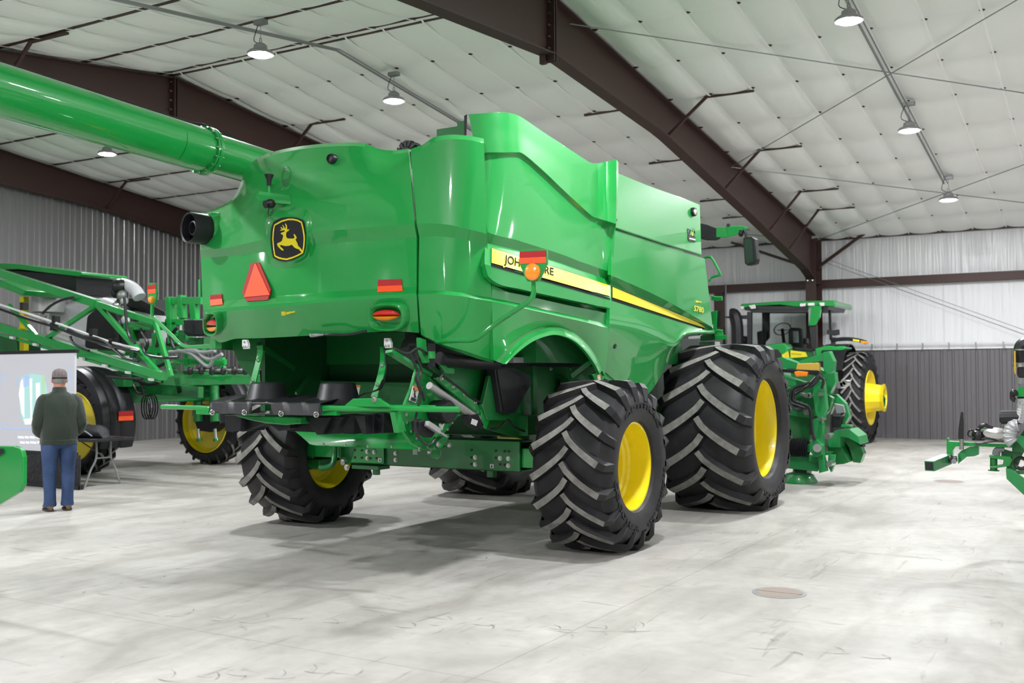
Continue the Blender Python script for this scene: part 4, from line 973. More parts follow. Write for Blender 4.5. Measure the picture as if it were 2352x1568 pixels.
# deflector vanes hanging below
van = [(516, 953, 555, 953, 552, 990, 517, 990), (556, 953, 640, 958, 560, 991, 553, 991), (668, 960, 735, 955, 735, 993, 665, 990), (700, 958, 760, 958, 738, 998, 728, 998),
       (735, 955, 790, 957, 760, 996, 742, 998), (783, 952, 815, 955, 812, 997, 789, 996), (815, 955, 838, 955, 840, 997, 832, 997), (838, 950, 860, 950, 858, 996, 842, 997), (858, 950, 882, 950, 880, 995, 862, 995), (610, 968, 668, 960, 665, 984, 640, 990)]
for i, q in enumerate(van):
    Y0 = 6.62+.06*(i % 3)
    MB().prism([A(q[0], q[1], Y0), A(q[2], q[3], Y0), A(q[4], q[5], Y0), A(q[6], q[7], Y0)], (.05*(-1)**i, .25, 0)).build('deflector_vane', M['black'], comb, bevel=.003)
# olive-reflecting curved bottom pan
P0 = [A(672, 985, 7.6), A(690, 1000, 7.55), A(712, 1020, 7.5), A(730, 1024, 7.5)]; P1 = [A(905, 972, 7.7), A(930, 1000, 7.6), A(965, 1025, 7.55), A(985, 1033, 7.55)]
MB().loft([P0+[p+Vector((0, .3, .01)) for p in reversed(P0)], P1+[p+Vector((0, .3, .01)) for p in reversed(P1)]]).build('chopper_pan', GR, comb, smooth=True)
bolts(comb, [A(x, y, 7.49) for x, y in ((743, 1019), (793, 1022), (845, 1025), (900, 1026), (963, 1033))], (0, -1, 0), .009, h=.01)
# chopper side plate, drive cover, actuators, decals (near side)
cp = MB().prism([AX(x, y, -5.0) for x, y in ((958, 846), (976, 846), (990, 868), (1056, 938), (1056, 953), (1012, 1006), (1020, 1024), (1003, 1034), (966, 1030), (945, 1018), (922, 985), (906, 958), (930, 930), (946, 890))], (-.03, 0, 0)).build('chopper_side_plate', GR, comb, bevel=.005)
MB().prism([AX(x, y, -4.93) for x, y in ((906, 946), (922, 948), (934, 990), (916, 994))], (-.05, 0, 0)).build('plate_rib', GR, cp, bevel=.004)
bolts(cp, [AX(x, y, -5.0) for x, y in ((952, 886), (940, 917), (936, 931), (932, 952), (936, 970), (945, 990), (957, 1006), (963, 1028), (983, 1027), (1040, 970), (1028, 985), (1054, 952), (1022, 947))], (1, 0, 0), .011, h=.012)
c = AX(999, 945, -4.98); MB().lathe(c, (1, -.12, 0), [(0, .098), (.15, .098), (.165, .088), (.168, .001)], 32).build('drive_cover', M['black'], cp, smooth=True)
for L, hd in (([(949, 886), (964, 891), (955, 925), (941, 919)], 6), ([(1008, 976), (1013, 957), (1024, 963), (1016, 988)], 0)):
    lb_ = MB().prism([AX(x, y, -4.97) for x, y in L], (-.006, 0, 0)).build('safety_label', M['white'], cp)
    a, b_, c_, d_ = [AX(x, y, -4.965) for x, y in L]
    if hd:
        MB().prism([a, b_, b_.lerp(c_, .2), a.lerp(d_, .2)], (.003, 0, 0)).build('label_header', M['orange'], lb_)
        MB().prism([a.lerp(b_, .15).lerp(d_.lerp(c_, .15), .75), a.lerp(b_, .9).lerp(d_.lerp(c_, .9), .75), a.lerp(b_, .9).lerp(d_.lerp(c_, .9), .95), a.lerp(b_, .15).lerp(d_.lerp(c_, .15), .95)], (.003, 0, 0)).build('label_text', M['hose'], lb_)
        m_ = (a+b_+c_+d_)/4+Vector((.004, 0, 0))
        MB().tube([m_+Vector((0, -.012, .035)), m_+Vector((0, .0, .01)), m_+Vector((0, -.008, -.03))], .004, 5).tube([m_+Vector((0, -.015, .0)), m_+Vector((0, .0, .015)), m_+Vector((0, .02, .03))], .003, 5).tube([m_+Vector((0, 0, 0)), m_+Vector((0, .014, -.03))], .004, 5).ball(m_+Vector((0, -.014, .045)), .006).build('label_symbol', M['hose'], lb_)
    else:
        MB().prism([b_, c_, c_.lerp(d_, .0), b_.lerp(c_, .01), b_.lerp(a, .35)], (.003, 0, 0)).build('label_header', M['orange'], lb_)
        m_ = (a+b_+c_+d_)/4+Vector((.004, 0, 0)); MB().ball(m_, .004, .016, .014).build('label_symbol', M['hose'], lb_)
lb_ = MB().prism([A(x, y, 7.9) for x, y in ((812, 884), (828, 884), (824, 906), (818, 906))], (0, .004, 0)).build('safety_label', M['white'], comb)
MB().prism([A(x, y, 7.895) for x, y in ((812, 884), (828, 884), (827, 889), (813, 889))], (0, .003, 0)).build('label_header', M['orange'], lb_)
act = MB().cyl(AX(986, 885, -4.88), AX(1098, 962, -4.88), .032, n=16).build('lift_actuator', M['silver'], comb, smooth=True)
MB().prism([AX(x, y, -4.84) for x, y in ((1078, 954), (1098, 950), (1112, 976), (1104, 988), (1084, 974))], (-.08, 0, 0)).build('actuator_motor', M['black'], act, bevel=.006)
MB().prism([AX(x, y, -4.83) for x, y in ((1085, 961), (1098, 966), (1094, 978), (1082, 973))], (-.004, 0, 0)).build('actuator_label', M['white'], act)
MB().prism([AX(x, y, -4.9) for x, y in ((1000, 868), (1018, 862), (1110, 938), (1128, 955), (1122, 966), (1102, 955))], (-.03, 0, 0)).prism([AX(x, y, -4.88) for x, y in ((1105, 940), (1122, 940), (1128, 958), (1118, 985), (1108, 970))], (-.03, 0, 0)).build('actuator_guide', GR, comb, bevel=.006)
bolts(comb, [AX(x, y, -4.9) for x, y in ((1012, 869), (1039, 887), (1065, 905), (1090, 924), (1106, 940), (1115, 942), (1093, 946))], (1, 0, 0), .014)
a2 = MB().prism([AX(x, y, -4.86) for x, y in ((962, 968), (974, 962), (982, 968), (1002, 992), (992, 1005), (964, 990))], (-.08, 0, 0)).build('door_actuator', M['black'], cp, bevel=.006)
MB().bar(AX(980, 972, -4.82), AX(1008, 990, -4.82), .04, .045).build('actuator_body', M['silver'], a2, bevel=.004)
MB().cyl(AX(1008, 990, -4.82), AX(1026, 1002, -4.82), .011, n=12).build('actuator_rod', M['steel'], a2, smooth=True)
MB().prism([AX(x, y, -4.85) for x, y in ((1020, 1000), (1030, 996), (1034, 1002), (1022, 1018), (1006, 1020), (1002, 1034), (996, 1030), (1002, 1016))], (-.06, 0, 0)).cyl(AX(1000, 1040, -4.93), AX(1000, 1040, -5.0), .05).build('linkage', G2, cp, bevel=.005)
bolts(cp, [AX(1031, 1022, -4.84), AX(1005, 1020, -4.84), AX(985, 1037, -4.95), AX(1003, 1048, -4.95)], (1, 0, 0), .016)
for L in ([(952, 808), (968, 850), (960, 880), (966, 905), (958, 945), (953, 975), (960, 1000), (975, 1018), (990, 1019), (1000, 1005)], [(985, 815), (960, 800), (935, 812), (905, 800)], [(1015, 862), (1040, 880), (1060, 895), (1080, 912), (1105, 925)], [(1125, 985), (1150, 980), (1168, 965), (1180, 980), (1205, 990)], [(940, 810), (958, 850), (955, 870), (970, 900), (975, 920)]):
    MB().tube([AX(x, y, -4.83) for x, y in L], .011, 8).build('wiring_loom', M['hose'], comb, smooth=True)
# struts under the rear corner
MB().bar(AX(893, 806, -5.1), AX(985, 862, -5.0), .03, .09, up=(1, 0, 0)).build('hood_strut', GR, comb, bevel=.005)
MB().prism([AX(x, y, -4.85) for x, y in ((965, 775), (979, 780), (982, 808), (988, 832), (978, 834), (966, 800))], (-.04, 0, 0)).bar(AX(985, 815, -4.8), AX(998, 815, -4.8), .02, .06).bar(AX(1006, 826, -4.85), AX(1024, 848, -4.85), .02, .05).bar(AX(1022, 850, -4.85), AX(1042, 852, -4.85), .02, .05).build('corner_bracket', GR, comb, bevel=.004)
MB().cyl(AX(945, 800, -5.2), AX(1000, 815, -5.2), .12, n=20).box(-5.3, -5.0, 7.2, 7.6, 1.9, 2.1).build('fan_housing', M['dark'], comb, smooth=True)
for i in range(6):
    MB().cyl(AX(990+i*4, 842+3*i, -5.05), AX(990+i*4, 842+3*i, -4.98), .022, n=14).build('belt_pulley', G2, comb, smooth=True)
# arm and lit reflector board sticking out at the rear corner (near) and its twin on the far side
def marker(arm, plate, red, org, lens, lr, Y, Yp, small=False):
    m_ = MB().tube([A(x, y, yy) for x, y, yy in arm], .019, 12).build('marker_arm', GR, comb, smooth=True)
    pl = MB().prism([A(x, y, Yp) for x, y in plate], (0, .02, 0)).build('marker_board', GR, m_, bevel=.003)
    MB().prism([A(x, y, Yp) for x, y in red], (0, -.004, 0)).build('reflector', M['dred'], m_)
    MB().prism([A(x, y, Yp) for x, y in org], (0, -.004, 0)).build('reflector', M['ored'], m_)
    c = A(lens[0], lens[1], Yp); MB().lathe(c, (0, -1, 0), [(-.0, lr), (.02, lr), (.035, lr*.8), (.042, lr*.4), (.043, .001)], 28).build('marker_lamp', M['amber'], m_, smooth=True)
    return m_
c2 = lambda L: [(1000+x/2.703, 240+y/2.703) for x, y in L]
marker([(1004, 784, 6.95), (1050, 782, 6.85), (1092, 778, 6.78), (1140, 742, 6.7), (1185, 712, 6.6), (1216, 690, 6.55), (1226, 672, 6.55), (1226, 645, 6.55)],
       c2([(522, 905), (560, 897), (645, 896), (692, 905), (694, 985), (655, 1070), (640, 1098), (570, 1098), (555, 1070), (520, 985)]),
       c2([(524, 913), (688, 906), (688, 944), (524, 951)]), c2([(524, 952), (688, 945), (688, 982), (524, 990)]), c2([(608, 1040)])[0], .062, 6.5, 6.5)
marker([(503, 795, 7.1), (480, 794, 7.15), (425, 795, 7.2), (395, 770, 7.3), (358, 734, 7.4), (350, 722, 7.4), (350, 700, 7.4)],
       [(339, 653), (346, 649), (358, 650), (360, 672), (356, 700), (345, 700), (340, 680)], [(340, 655), (358, 652), (358, 662), (340, 664)], [(340, 665), (358, 663), (358, 673), (340, 675)], (350, 688), .036, 7.4, 7.38)

# ------------------------------------------------------------------ unloading auger and the front of the machine
t0 = AX(575, 377, -7.62); t1 = AX(-420, 82, -7.62)
dd = (t1-t0).normalized(); L = (t1-t0).length
au = MB().cyl(t0-dd*1.2, t0+dd*.62, .195, n=48).build('unloading_auger', GR, comb, smooth=True)
MB().cyl(t0+dd*.62, t1, .212, n=48).build('auger_tube', GR, au, smooth=True)
fr_ = t0+dd*.60
MB().lathe(fr_, dd, [(-.02, .19), (-.02, .235), (.0, .238), (.02, .235), (.02, .19)], 48, closed=True).lathe(fr_+dd*.03, dd, [(-.0, .2), (0, .236), (.02, .236), (.02, .2)], 48, closed=True).build('auger_flange', GR, au, smooth=True)
u = dd.orthogonal().normalized(); v = dd.cross(u)
for i in range(16):
    a = 2*PI*i/16; p = fr_+(u*math.cos(a)+v*math.sin(a))*.225
    MB().cyl(p-dd*.04, p+dd*.07, .01, n=6).build('flange_bolt', M['steel'], au)
side = Vector((1, 0, 0)); upv = dd.cross(side).normalized(); upv = upv if upv.z > 0 else -upv
vs = []
for i in range(13):
    a = math.radians(-62+i*6.2)
    for s_ in (.10, .42): vs.append(fr_+dd*s_+(side*math.cos(a)+upv*math.sin(a)*1)*.2155)
MB().add(vs, [(2*i, 2*i+1, 2*i+3, 2*i+2) for i in range(12)]).build('access_cover', GR, au, smooth=True)
MB().tube([t1+upv*.22, t0+dd*1.4+upv*.225, t0+dd*.8+upv*.23, fr_+upv*.25, t0+upv*.2], .012, 8).build('wiring_loom', M['hose'], au, smooth=True)
# cab, mirror arm and handrails at the front
cb = MB().prism([(-7.0, 12.7, 1.9), (-5.35, 12.7, 1.9), (-5.35, 12.7, 3.05), (-7.05, 12.7, 3.05)], (0, 1.5, 0)).build('cab', M['hose'], comb, bevel=.05)
MB().box(-7.15, -5.4, 12.55, 14.2, 3.05, 3.2).build('cab_roof', GR, cb, bevel=.05)
ym = 12.7
MB().loft([[A(x, y0, ym), A(x, y1, ym), A(x, y1, ym+.12), A(x, y0, ym+.12)] for x, y0, y1 in ((1606, 512, 548), (1625, 516, 552), (1645, 524, 552), (1655, 530, 548))]).build('mirror_arm_base', M['black'], comb, bevel=.01)
MB().loft([[A(x, y0, ym-.02), A(x, y1, ym-.02), A(x, y1, ym+.08), A(x, y0, ym+.08)] for x, y0, y1 in ((1645, 521, 545), (1665, 521, 546), (1690, 519, 540), (1708, 519, 528), (1716, 522, 527))]).build('mirror_arm', GR, comb, bevel=.008)
MB().tube([A(1706, 524, ym), A(1713, 534, ym), A(1714, 546, ym)], .022, 8).ball(A(1702, 535, ym), .035, .035, .05).cyl(A(1673, 521, ym), A(1673, 514, ym), .025).build('mirror_mount', M['black'], comb, smooth=True)
mr = MB().prism([A(x, y, ym-.05) for x, y in ((1706, 547), (1710, 544), (1727, 543), (1733, 548), (1738, 595), (1735, 606), (1716, 610), (1710, 605))], (.02, .09, 0)).build('mirror_housing', M['black'], comb, bevel=.012)
MB().prism([A(x, y, ym-.055) for x, y in ((1709, 550), (1725, 547), (1728, 566), (1730, 600), (1716, 605), (1713, 600))], (0, .004, 0)).build('mirror_glass', M['mirror'], mr)
for L in ([(1617, 592), (1630, 590), (1638, 597), (1654, 628), (1651, 632), (1633, 638), (1630, 648)], [(1634, 680), (1645, 683), (1659, 683)], [(1634, 686), (1646, 688), (1659, 687)], [(1645, 758), (1660, 760)], [(1645, 765), (1661, 766)]):
    MB().tube([A(x, y, 12.75) for x, y in L], .016, 8).build('handrail', GR, comb, smooth=True)
MB().prism([A(x, y, 12.6) for x, y in ((1641, 768), (1670, 769), (1670, 779), (1641, 781))], (-.3, .3, 0)).prism([A(x, y, 12.7) for x, y in ((1635, 715), (1648, 713), (1646, 762), (1638, 762))], (-.1, .2, 0)).build('cab_step', GR, comb, bevel=.006)
MB().prism([A(x, y, 12.8) for x, y in ((1648, 715), (1655, 713), (1655, 752), (1648, 752))], (-.05, .1, 0)).build('step_guard', M['black'], comb)
MB().prism([A(x, y, 12.9) for x, y in ((1606, 785), (1642, 784), (1642, 792), (1606, 792))], (0, .2, 0)).build('underbody_plate', M['silver'], comb)
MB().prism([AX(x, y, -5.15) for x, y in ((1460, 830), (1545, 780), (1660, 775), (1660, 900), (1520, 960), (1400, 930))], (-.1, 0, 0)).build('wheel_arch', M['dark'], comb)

# ================================================================== background things
def V(*a): return Vector(a)
def C5(x, y): return x/2.45, 560+y/2.45
def C6(x, y): return 1580+x/2.375, 480+y/2.375
def C7(x, y): return 2000+x/2.903, 760+y/2.903
def PL(conv, L, Y): return [A(*conv(x, y), Y) for x, y in L]
def plate(conv, L, Y, th, name, m, parent, bevel=.004, flip=0):
    return MB().prism(PL(conv, L, Y), (0, th, 0)).build(name, M[m], parent, bevel=bevel)
def hose(conv, L, Y, r, name, m, parent):
    return MB().tube([A(*conv(q[0], q[1]), q[2] if len(q) > 2 else Y) for q in L], r, 8).build(name, M[m], parent, smooth=True)
def beam(conv, a, b, Y, w, h, name, m, parent, Y2=None):
    return MB().bar(A(*conv(*a), Y), A(*conv(*b), Y if Y2 is None else Y2), w, h).build(name, M[m], parent, bevel=.006)

# ------------------------------------------------------------------ field sprayer
sp = thing('field_sprayer', 'green field sprayer with folded truss boom and tall narrow tyres, behind the projection screen', 'sprayer', (-15.5, 12.4, 0))
def small_wheel(parent, c, sgn, name='wheel'):
    c = Vector(c)
    # axis along Y: build along X then turn
    hub = bpy.data.objects.new(name, None); COL.objects.link(hub); hub.location = c; put(hub, parent); hub.rotation_euler = (0, 0, PI/2*sgn*-1)
    t = tire('tire', .42, .80, .57, .04, 22, .34, 0, None, 0, 0, 0, .038); t.parent = hub
    r = MB().lathe((0, 0, 0), (1, 0, 0), [(.19, .585), (.2, .57), (.17, .555), (.1, .54), (.06, .50), (.02, .30), (.08, .12), (.08, .001)], 48).build('rim', M['yellow'], None, smooth=True, angle=30); r.parent = hub
    r = MB().lathe((0, 0, 0), (-1, 0, 0), [(.19, .585), (.2, .57), (.17, .555), (.1, .54), (.0, .50), (-.01, .30)], 48).build('rim_back', M['yellow'], None, smooth=True, angle=30); r.parent = hub
    return hub
for (c, sg) in (((-14.55, 13.75, .80), 1), ((-15.0, 11.3, .80), 1)): small_wheel(sp, c, sg)
# hub motors and legs on the rear right wheel
w1 = (-14.55, 13.4)
MB().prism(PL(C5, [(1080, 900), (1220, 930), (1240, 1010), (1180, 1060), (1110, 1050), (1080, 960)], 13.3), (0, .25, 0)).build('hub_motor', M['black'], sp, bevel=.02)
for x in (1115, 1210):
    MB().cyl(A(*C5(x, 1040), 13.2), A(*C5(x+5, 1100), 13.2), .03, n=14).build('piston_rod', M['steel'], sp, smooth=True)
    MB().cyl(A(*C5(x+5, 1095), 13.2), A(*C5(x+7, 1110), 13.2), .05, n=14).build('rod_end', M['green2'], sp, smooth=True)
    MB().cyl(A(*C5(x-5, 800), 13.3), A(*C5(x, 1000), 13.25), .085, n=16).build('suspension_leg', M['green2'], sp, smooth=True)
MB().box(-14.75, -14.3, 11.6, 13.5, 1.18, 1.45).build('axle', M['green2'], sp, bevel=.02)
# rear-left wheel fender: black ribbed arch
for cy, nm in ((11.3, 'fender'), (13.85, 'fender')):
    fx = -15.0 if cy < 12 else -14.55; rings = []
    for i in range(23):
        a = math.radians(-25+i*7); r = .93
        prof = []
        for j, (dy, dr) in enumerate([(-.34, -.10), (-.32, 0), (-.2, .015), (-.16, -.012), (-.12, .015), (0, .02), (.04, -.01), (.08, .02), (.2, .015), (.32, 0), (.34, -.1)]):
            prof.append(V(fx+(r+dr)*math.cos(a), cy+dy, .86+(r+dr)*math.sin(a)))
        prof += [p+V(.015*-math.cos(a), 0, -.015*math.sin(a)) for p in reversed(prof)]
        rings.append(prof)
    f_ = MB().loft(rings).build(nm, M['black'], sp, smooth=True, angle=40)
    if cy < 12:
        for zc, mm in ((1.02, 'dred'), (.94, 'ored')):
            MB().box(fx+.955, fx+.965, cy-.05, cy+.24, zc-.03, zc+.045).build('reflector', M[mm], f_)
for k in range(4):
    MB().lathe((-14.0+.0*k, 11.75+.05*k, 1.12), (.35, 1, 0), [(0, .20), (.012, .212), (.024, .20), (.012, .19)], 30, closed=True).build('hose_coil', M['hose'], sp, smooth=True)
# frame
for y in (12.1, 13.0): MB().bar((-19.5, y, 1.62), (-13.9, y, 1.62), .12, .22).build('chassis_rail', M['green2'], sp, bevel=.01)
MB().box(-14.4, -14.1, 11.4, 13.8, 1.46, 1.62).build('cross_member', M['green2'], sp, bevel=.01)
# tanks and cab
def blob(conv, L, Y, th, name, m, r=.12):
    o = MB().prism(PL(conv, L, Y), (0, th, 0)).build(name, M[m], sp, smooth=False); addbevel(o, r, 5); return o
blob(C5, [(205, 575), (225, 400), (310, 345), (410, 318), (560, 300), (640, 330), (640, 560), (430, 600)], 12.0, 1.6, 'solution_tank', 'tank', .12)
blob(C5, [(465, 590), (480, 400), (560, 335), (625, 350), (665, 440), (660, 600)], 11.75, .5, 'fuel_tank', 'black', .08)
MB().lathe(A(*C5(273, 385), 11.8), (0, 0, 1), [(0, .28), (.35, .28), (.37, .30), (.39, .30), (.39, .1), (.42, .07), (.42, .001)], 32).build('rinse_tank', M['silver'], sp, smooth=True)
MB().bar(A(*C5(136, 600), 11.6), A(*C5(136, 297), 11.6), .12, .1).build('yellow_post', M['ydecal'], sp)
plate(C5, [(20, 140), (435, 172), (430, 290), (340, 290), (150, 250), (30, 165)], 12.15, .8, 'cab', 'hose', sp, .03)
plate(C5, [(-150, 112), (40, 108), (130, 115), (240, 131), (455, 157), (465, 172), (440, 183), (280, 165), (100, 142), (-150, 145)], 12.0, 1.0, 'cab_roof', 'green', sp, .02)
plate(C5, [(-60, 195), (0, 200), (145, 262), (125, 292), (0, 245), (-60, 225)], 11.0, .8, 'side_shield', 'green', sp, .02)
plate(C5, [(-60, 505), (90, 540), (100, 650), (-60, 650)], 11.9, .5, 'engine_panel', 'green2', sp, .01)
# boom truss, folded along the near side
YB = 10.9
for a, b, w_, h_, m_ in [((-300, 68), (545, 335), .13, .13, 'green'), ((545, 335), (870, 440), .09, .09, 'green'), ((-300, 375), (925, 745), .14, .13, 'green'), ((-300, 420), (900, 770), .05, .05, 'green'),
                         ((50, 345), (205, 515), .06, .06, 'green'), ((265, 530), (548, 342), .07, .07, 'green'), ((548, 342), (890, 722), .075, .075, 'green'), ((560, 345), (680, 500), .05, .05, 'green2'), ((870, 430), (965, 745), .06, .06, 'green')]:
    beam(C5, a, b, YB, w_, h_, 'boom_bar', m_, sp)
for L in ([(-200, 275), (0, 342), (300, 440), (600, 545), (780, 592)], [(-200, 300), (0, 368), (250, 450), (560, 560), (700, 612)]):
    hose(C5, L, YB-.10, .02, 'spray_pipe', 'white', sp)
for L in ([(-100, 330), (150, 420), (300, 465), (470, 530), (640, 580), (780, 605)], [(240, 390), (290, 345), (350, 315), (420, 300)], [(395, 520), (410, 555), (450, 580), (500, 600)], [(610, 570), (650, 600), (700, 640), (780, 660)], [(380, 480), (470, 520), (560, 535), (650, 590)], [(700, 300), (720, 500), (760, 560)], [(800, 560), (820, 620), (900, 640), (1000, 640)], [(600, 745), (700, 755), (800, 760)]):
    hose(C5, L, YB-.14, .022, 'boom_hose', 'hose', sp)
for x, y in ((120, 350), (300, 425), (290, 465), (510, 500), (620, 555)):
    plate(C5, [(x-10, y-22), (x+10, y-22), (x+10, y+22), (x-10, y+22)], YB-.12, .1, 'pipe_clamp', 'hose', sp, .003)
for x in range(60, 900, 130):
    y = 470+(x+0)*.302; plate(C5, [(x-8, y+30), (x+14, y+34), (x+14, y+48), (x-8, y+44)], YB-.1, .05, 'spray_nozzle', 'white' if x % 260 else 'rlens', sp, .003)
# pumps, plumbing and mounting frame above the rear axle
MB().tube([A(*C5(690, 228), 12), A(*C5(730, 240), 12), A(*C5(765, 265), 12), A(*C5(785, 300), 12)], .11, 12).build('fill_pipe', M['tank'], sp, smooth=True)
plate(C5, [(655, 305), (780, 305), (925, 380), (930, 405), (860, 400), (650, 350)], 12.2, .6, 'rear_platform', 'hose', sp, .01)
for (x, y, r, m_) in ((672, 240, .14, 'hose'), (655, 275, .10, 'hose'), (690, 290, .1, 'galv'), (700, 320, .07, 'tank'), (660, 345, .08, 'steel'), (705, 430, .08, 'tank')):
    MB().ball(A(*C5(x, y), 11.9), r).build('valve', M[m_], sp, smooth=True)
for a, b, w_, h_, m_ in [((690, 462), (1000, 462), .1, .14, 'green'), ((960, 300), (975, 560), .1, .16, 'green'), ((1020, 290), (1030, 420), .1, .12, 'green'), ((950, 320), (1140, 320), .08, .12, 'green'), ((940, 440), (1150, 440), .1, .1, 'green'),
                         ((660, 590), (1150, 600), .09, .12, 'green'), ((750, 470), (760, 640), .1, .15, 'green2'), ((880, 500), (880, 700), .1, .12, 'green'), ((1060, 600), (1060, 700), .1, .12, 'green'), ((640, 800), (1130, 835), .12, .18, 'green2'),
                         ((700, 740), (720, 850), .2, .12, 'green2'), ((560, 600), (720, 610), .1, .12, 'green'), ((980, 660), (1270, 665), .07, .09, 'green'), ((1090, 330), (1100, 430), .12, .1, 'green'), ((1120, 200), (1122, 330), .03, .03, 'green'), ((1000, 720), (1030, 840), .12, .12, 'green2'), ((1250, 640), (1260, 730), .08, .06, 'green'), ((780, 640), (1000, 690), .1, .1, 'green2')]:
    beam(C5, a, b, 11.9, w_, h_, 'mounting_frame', m_, sp)
beam(C5, (620, 360), (870, 440), 11.6, .11, .11, 'lift_cylinder', 'green', sp)
beam(C5, (985, 745), (1500, 745), 11.7, .12, .06, 'rear_boom_beam', 'green', sp); beam(C5, (1030, 768), (1500, 762), 11.6, .10, .14, 'rear_boom_beam', 'green', sp)
for L in ([(1060, 712), (1200, 712), (1330, 710), (1460, 712)],): hose(C5, L, 11.5, .025, 'spray_pipe', 'steel', sp)
for x in range(1070, 1420, 62):
    MB().ball(A(*C5(x, 714), 11.45), .05, .04, .07).build('spray_nozzle', M['hose'], sp, smooth=True)
o = plate(C5, [(1030, 425), (1150, 425), (1165, 445), (1165, 510), (1050, 518), (1035, 500)], 11.6, .3, 'toolbox', 'black', sp, .02)
for L in ([(950, 610), (1010, 605), (1100, 600), (1150, 640), (1190, 650), (1250, 620)], [(1000, 600), (1080, 620), (1170, 690), (1200, 640)], [(1040, 600), (1150, 610), (1210, 600)]): hose(C5, L, 11.5, .03, 'grey_hose', 'grey', sp)
for L in ([(880, 470), (890, 540), (880, 580)], [(790, 480), (830, 560), (800, 620)], [(620, 745), (740, 760), (830, 790), (900, 780)], [(750, 790), (770, 830), (810, 840), (790, 780)], [(690, 640), (760, 700), (860, 700), (950, 660)], [(1000, 470), (960, 520), (980, 590)]): hose(C5, L, 11.6, .028, 'black_hose', 'hose', sp)
for (x, y) in ((820, 500), (1110, 560), (980, 560), (860, 610), (1050, 520), (700, 560), (905, 600), (1150, 560)):
    MB().box(*[v for p in [A(*C5(x, y), 12)] for v in (p.x-.09, p.x+.09, p.y-.1, p.y+.1, p.z-.1, p.z+.1)]).build('control_block', M[random.choice(['green2', 'hose', 'green'])], sp, bevel=.01)
plate(C5, [(640, 785), (675, 785), (675, 830), (640, 830)], 11.7, .02, 'yellow_label', 'ydecal', sp, 0)
beam(C5, (840, 860), (858, 920), 11.8, .05, .04, 'drain_pipe', 'tank', sp)

# ------------------------------------------------------------------ projection screen and table
sc = thing('projection_screen', 'large free-standing projection screen with dark skirt, bluish picture glowing on it', 'screen', (-14.8, 9.75, 0))
YS = 9.72
MB().box(-17.0, -13.09, YS, YS+.03, .53, 1.98).build('screen_surface', M['screen'], sc)
for bx in ((-17.0, -13.06, YS-.01, YS+.05, 1.98, 2.03), (-17.0, -13.06, YS-.01, YS+.05, .49, .53)): MB().box(*bx).build('screen_frame', M['hose'], sc)
vs = []
for i in range(121):
    x = -17.0+i*(4.07/120); yy = YS+(.02 if i % 2 else -.02); vs += [(x, yy, .0), (x, yy, .5)]
MB().add(vs, [(2*i, 2*i+2, 2*i+3, 2*i+1) for i in range(120)]).build('skirt', M['bag'], sc)
MB().box(-17.0, -12.95, YS-.03, YS+.06, 0, .06).build('base_rail', M['hose'], sc)
def glow(L, m, k=0): MB().prism([A(x, y, YS-.004-.002*k) for x, y in L], (0, -.001, 0)).build('projected_shape', M[m], sc)
glow([(45, 880), (52, 862), (75, 858), (100, 862), (106, 880), (112, 915), (106, 960), (92, 975), (56, 975), (46, 945)], 'glow1')
glow([(43, 905), (48, 875), (56, 865), (56, 960), (50, 950)], 'glow2', 1); glow([(68, 870), (74, 868), (74, 960), (70, 962)], 'glow2', 1); glow([(54, 962), (100, 958), (100, 972), (58, 975)], 'glow2', 1)
glow([(82, 880), (92, 878), (92, 960), (84, 962)], 'glow2', 1); glow([(96, 862), (103, 862), (103, 905), (97, 905)], 'glow4', 1); glow([(52, 862), (68, 861), (66, 885), (54, 890)], 'glow3', 1)
for L in ([(5, 857), (20, 857), (20, 859), (5, 859)], [(4, 857), (6, 857), (6, 884), (4, 884)], [(38, 868), (41, 868), (41, 884), (38, 884)], [(4, 968), (6, 968), (6, 984), (4, 984)], [(4, 982), (95, 984), (95, 987), (4, 985)], [(145, 853), (162, 853), (162, 855), (145, 855)], [(161, 853), (163, 853), (163, 884), (161, 884)]): glow(L, 'glow3')
x = 41
for wd in (14, 9, 12, 8): glow([(x, 1001), (x+wd, 1002), (x+wd, 1007), (x, 1006)], 'glow2'); x += wd+2
x = 46
for wd in (11, 8, 15, 9): glow([(x, 1013), (x+wd, 1014), (x+wd, 1019), (x, 1018)], 'glow2'); x += wd+2
tb_ = thing('folding_table', 'black folding table on grey bent legs beside the projection screen', 'table', (-13.8, 10.25, 0))
MB().box(-14.75, -12.88, 9.88, 10.62, .675, .72).build('table_top', M['hose'], tb_, bevel=.008)
for xx in (-13.12, -14.5):
    for ya, yb in ((10.12, 9.92), (10.38, 10.55)):
        MB().tube([(xx, ya, .68), (xx, ya, .42), (xx, ya+(yb-ya)*.5, .24), (xx, yb, .0)], .016, 10).build('leg', M['grey'], tb_, smooth=True)
    MB().cyl((xx, 10.12, .42), (xx, 10.38, .42), .012).build('stretcher', M['grey'], tb_)
MB().bar((-13.12, 10.25, .44), (-13.7, 10.25, .67), .02, .01).build('stretcher', M['grey'], tb_)
bg = MB()
c = V(-13.35, 10.2, .722)
rings = []
for i in range(13):
    t = i/12; x = -.36+.72*t; h = (.20*math.sin(PI*min(1, max(.04, t)))**.45)*(1+.12*math.sin(9*t)); w_ = .17*math.sin(PI*min(.97, max(.03, t)))**.4
    rings.append([c+V(x, w_*math.cos(a)*(1+.06*math.sin(5*a+7*t)), max(0, h*.5+h*.55*math.sin(a))) for a in [2*PI*k/18 for k in range(18)]])
bo_ = bg.loft(rings).build('duffel_bag', M['bag'], None, smooth=True, angle=60); tag(bo_, 'dark padded bag lying on the black folding table', 'bag')
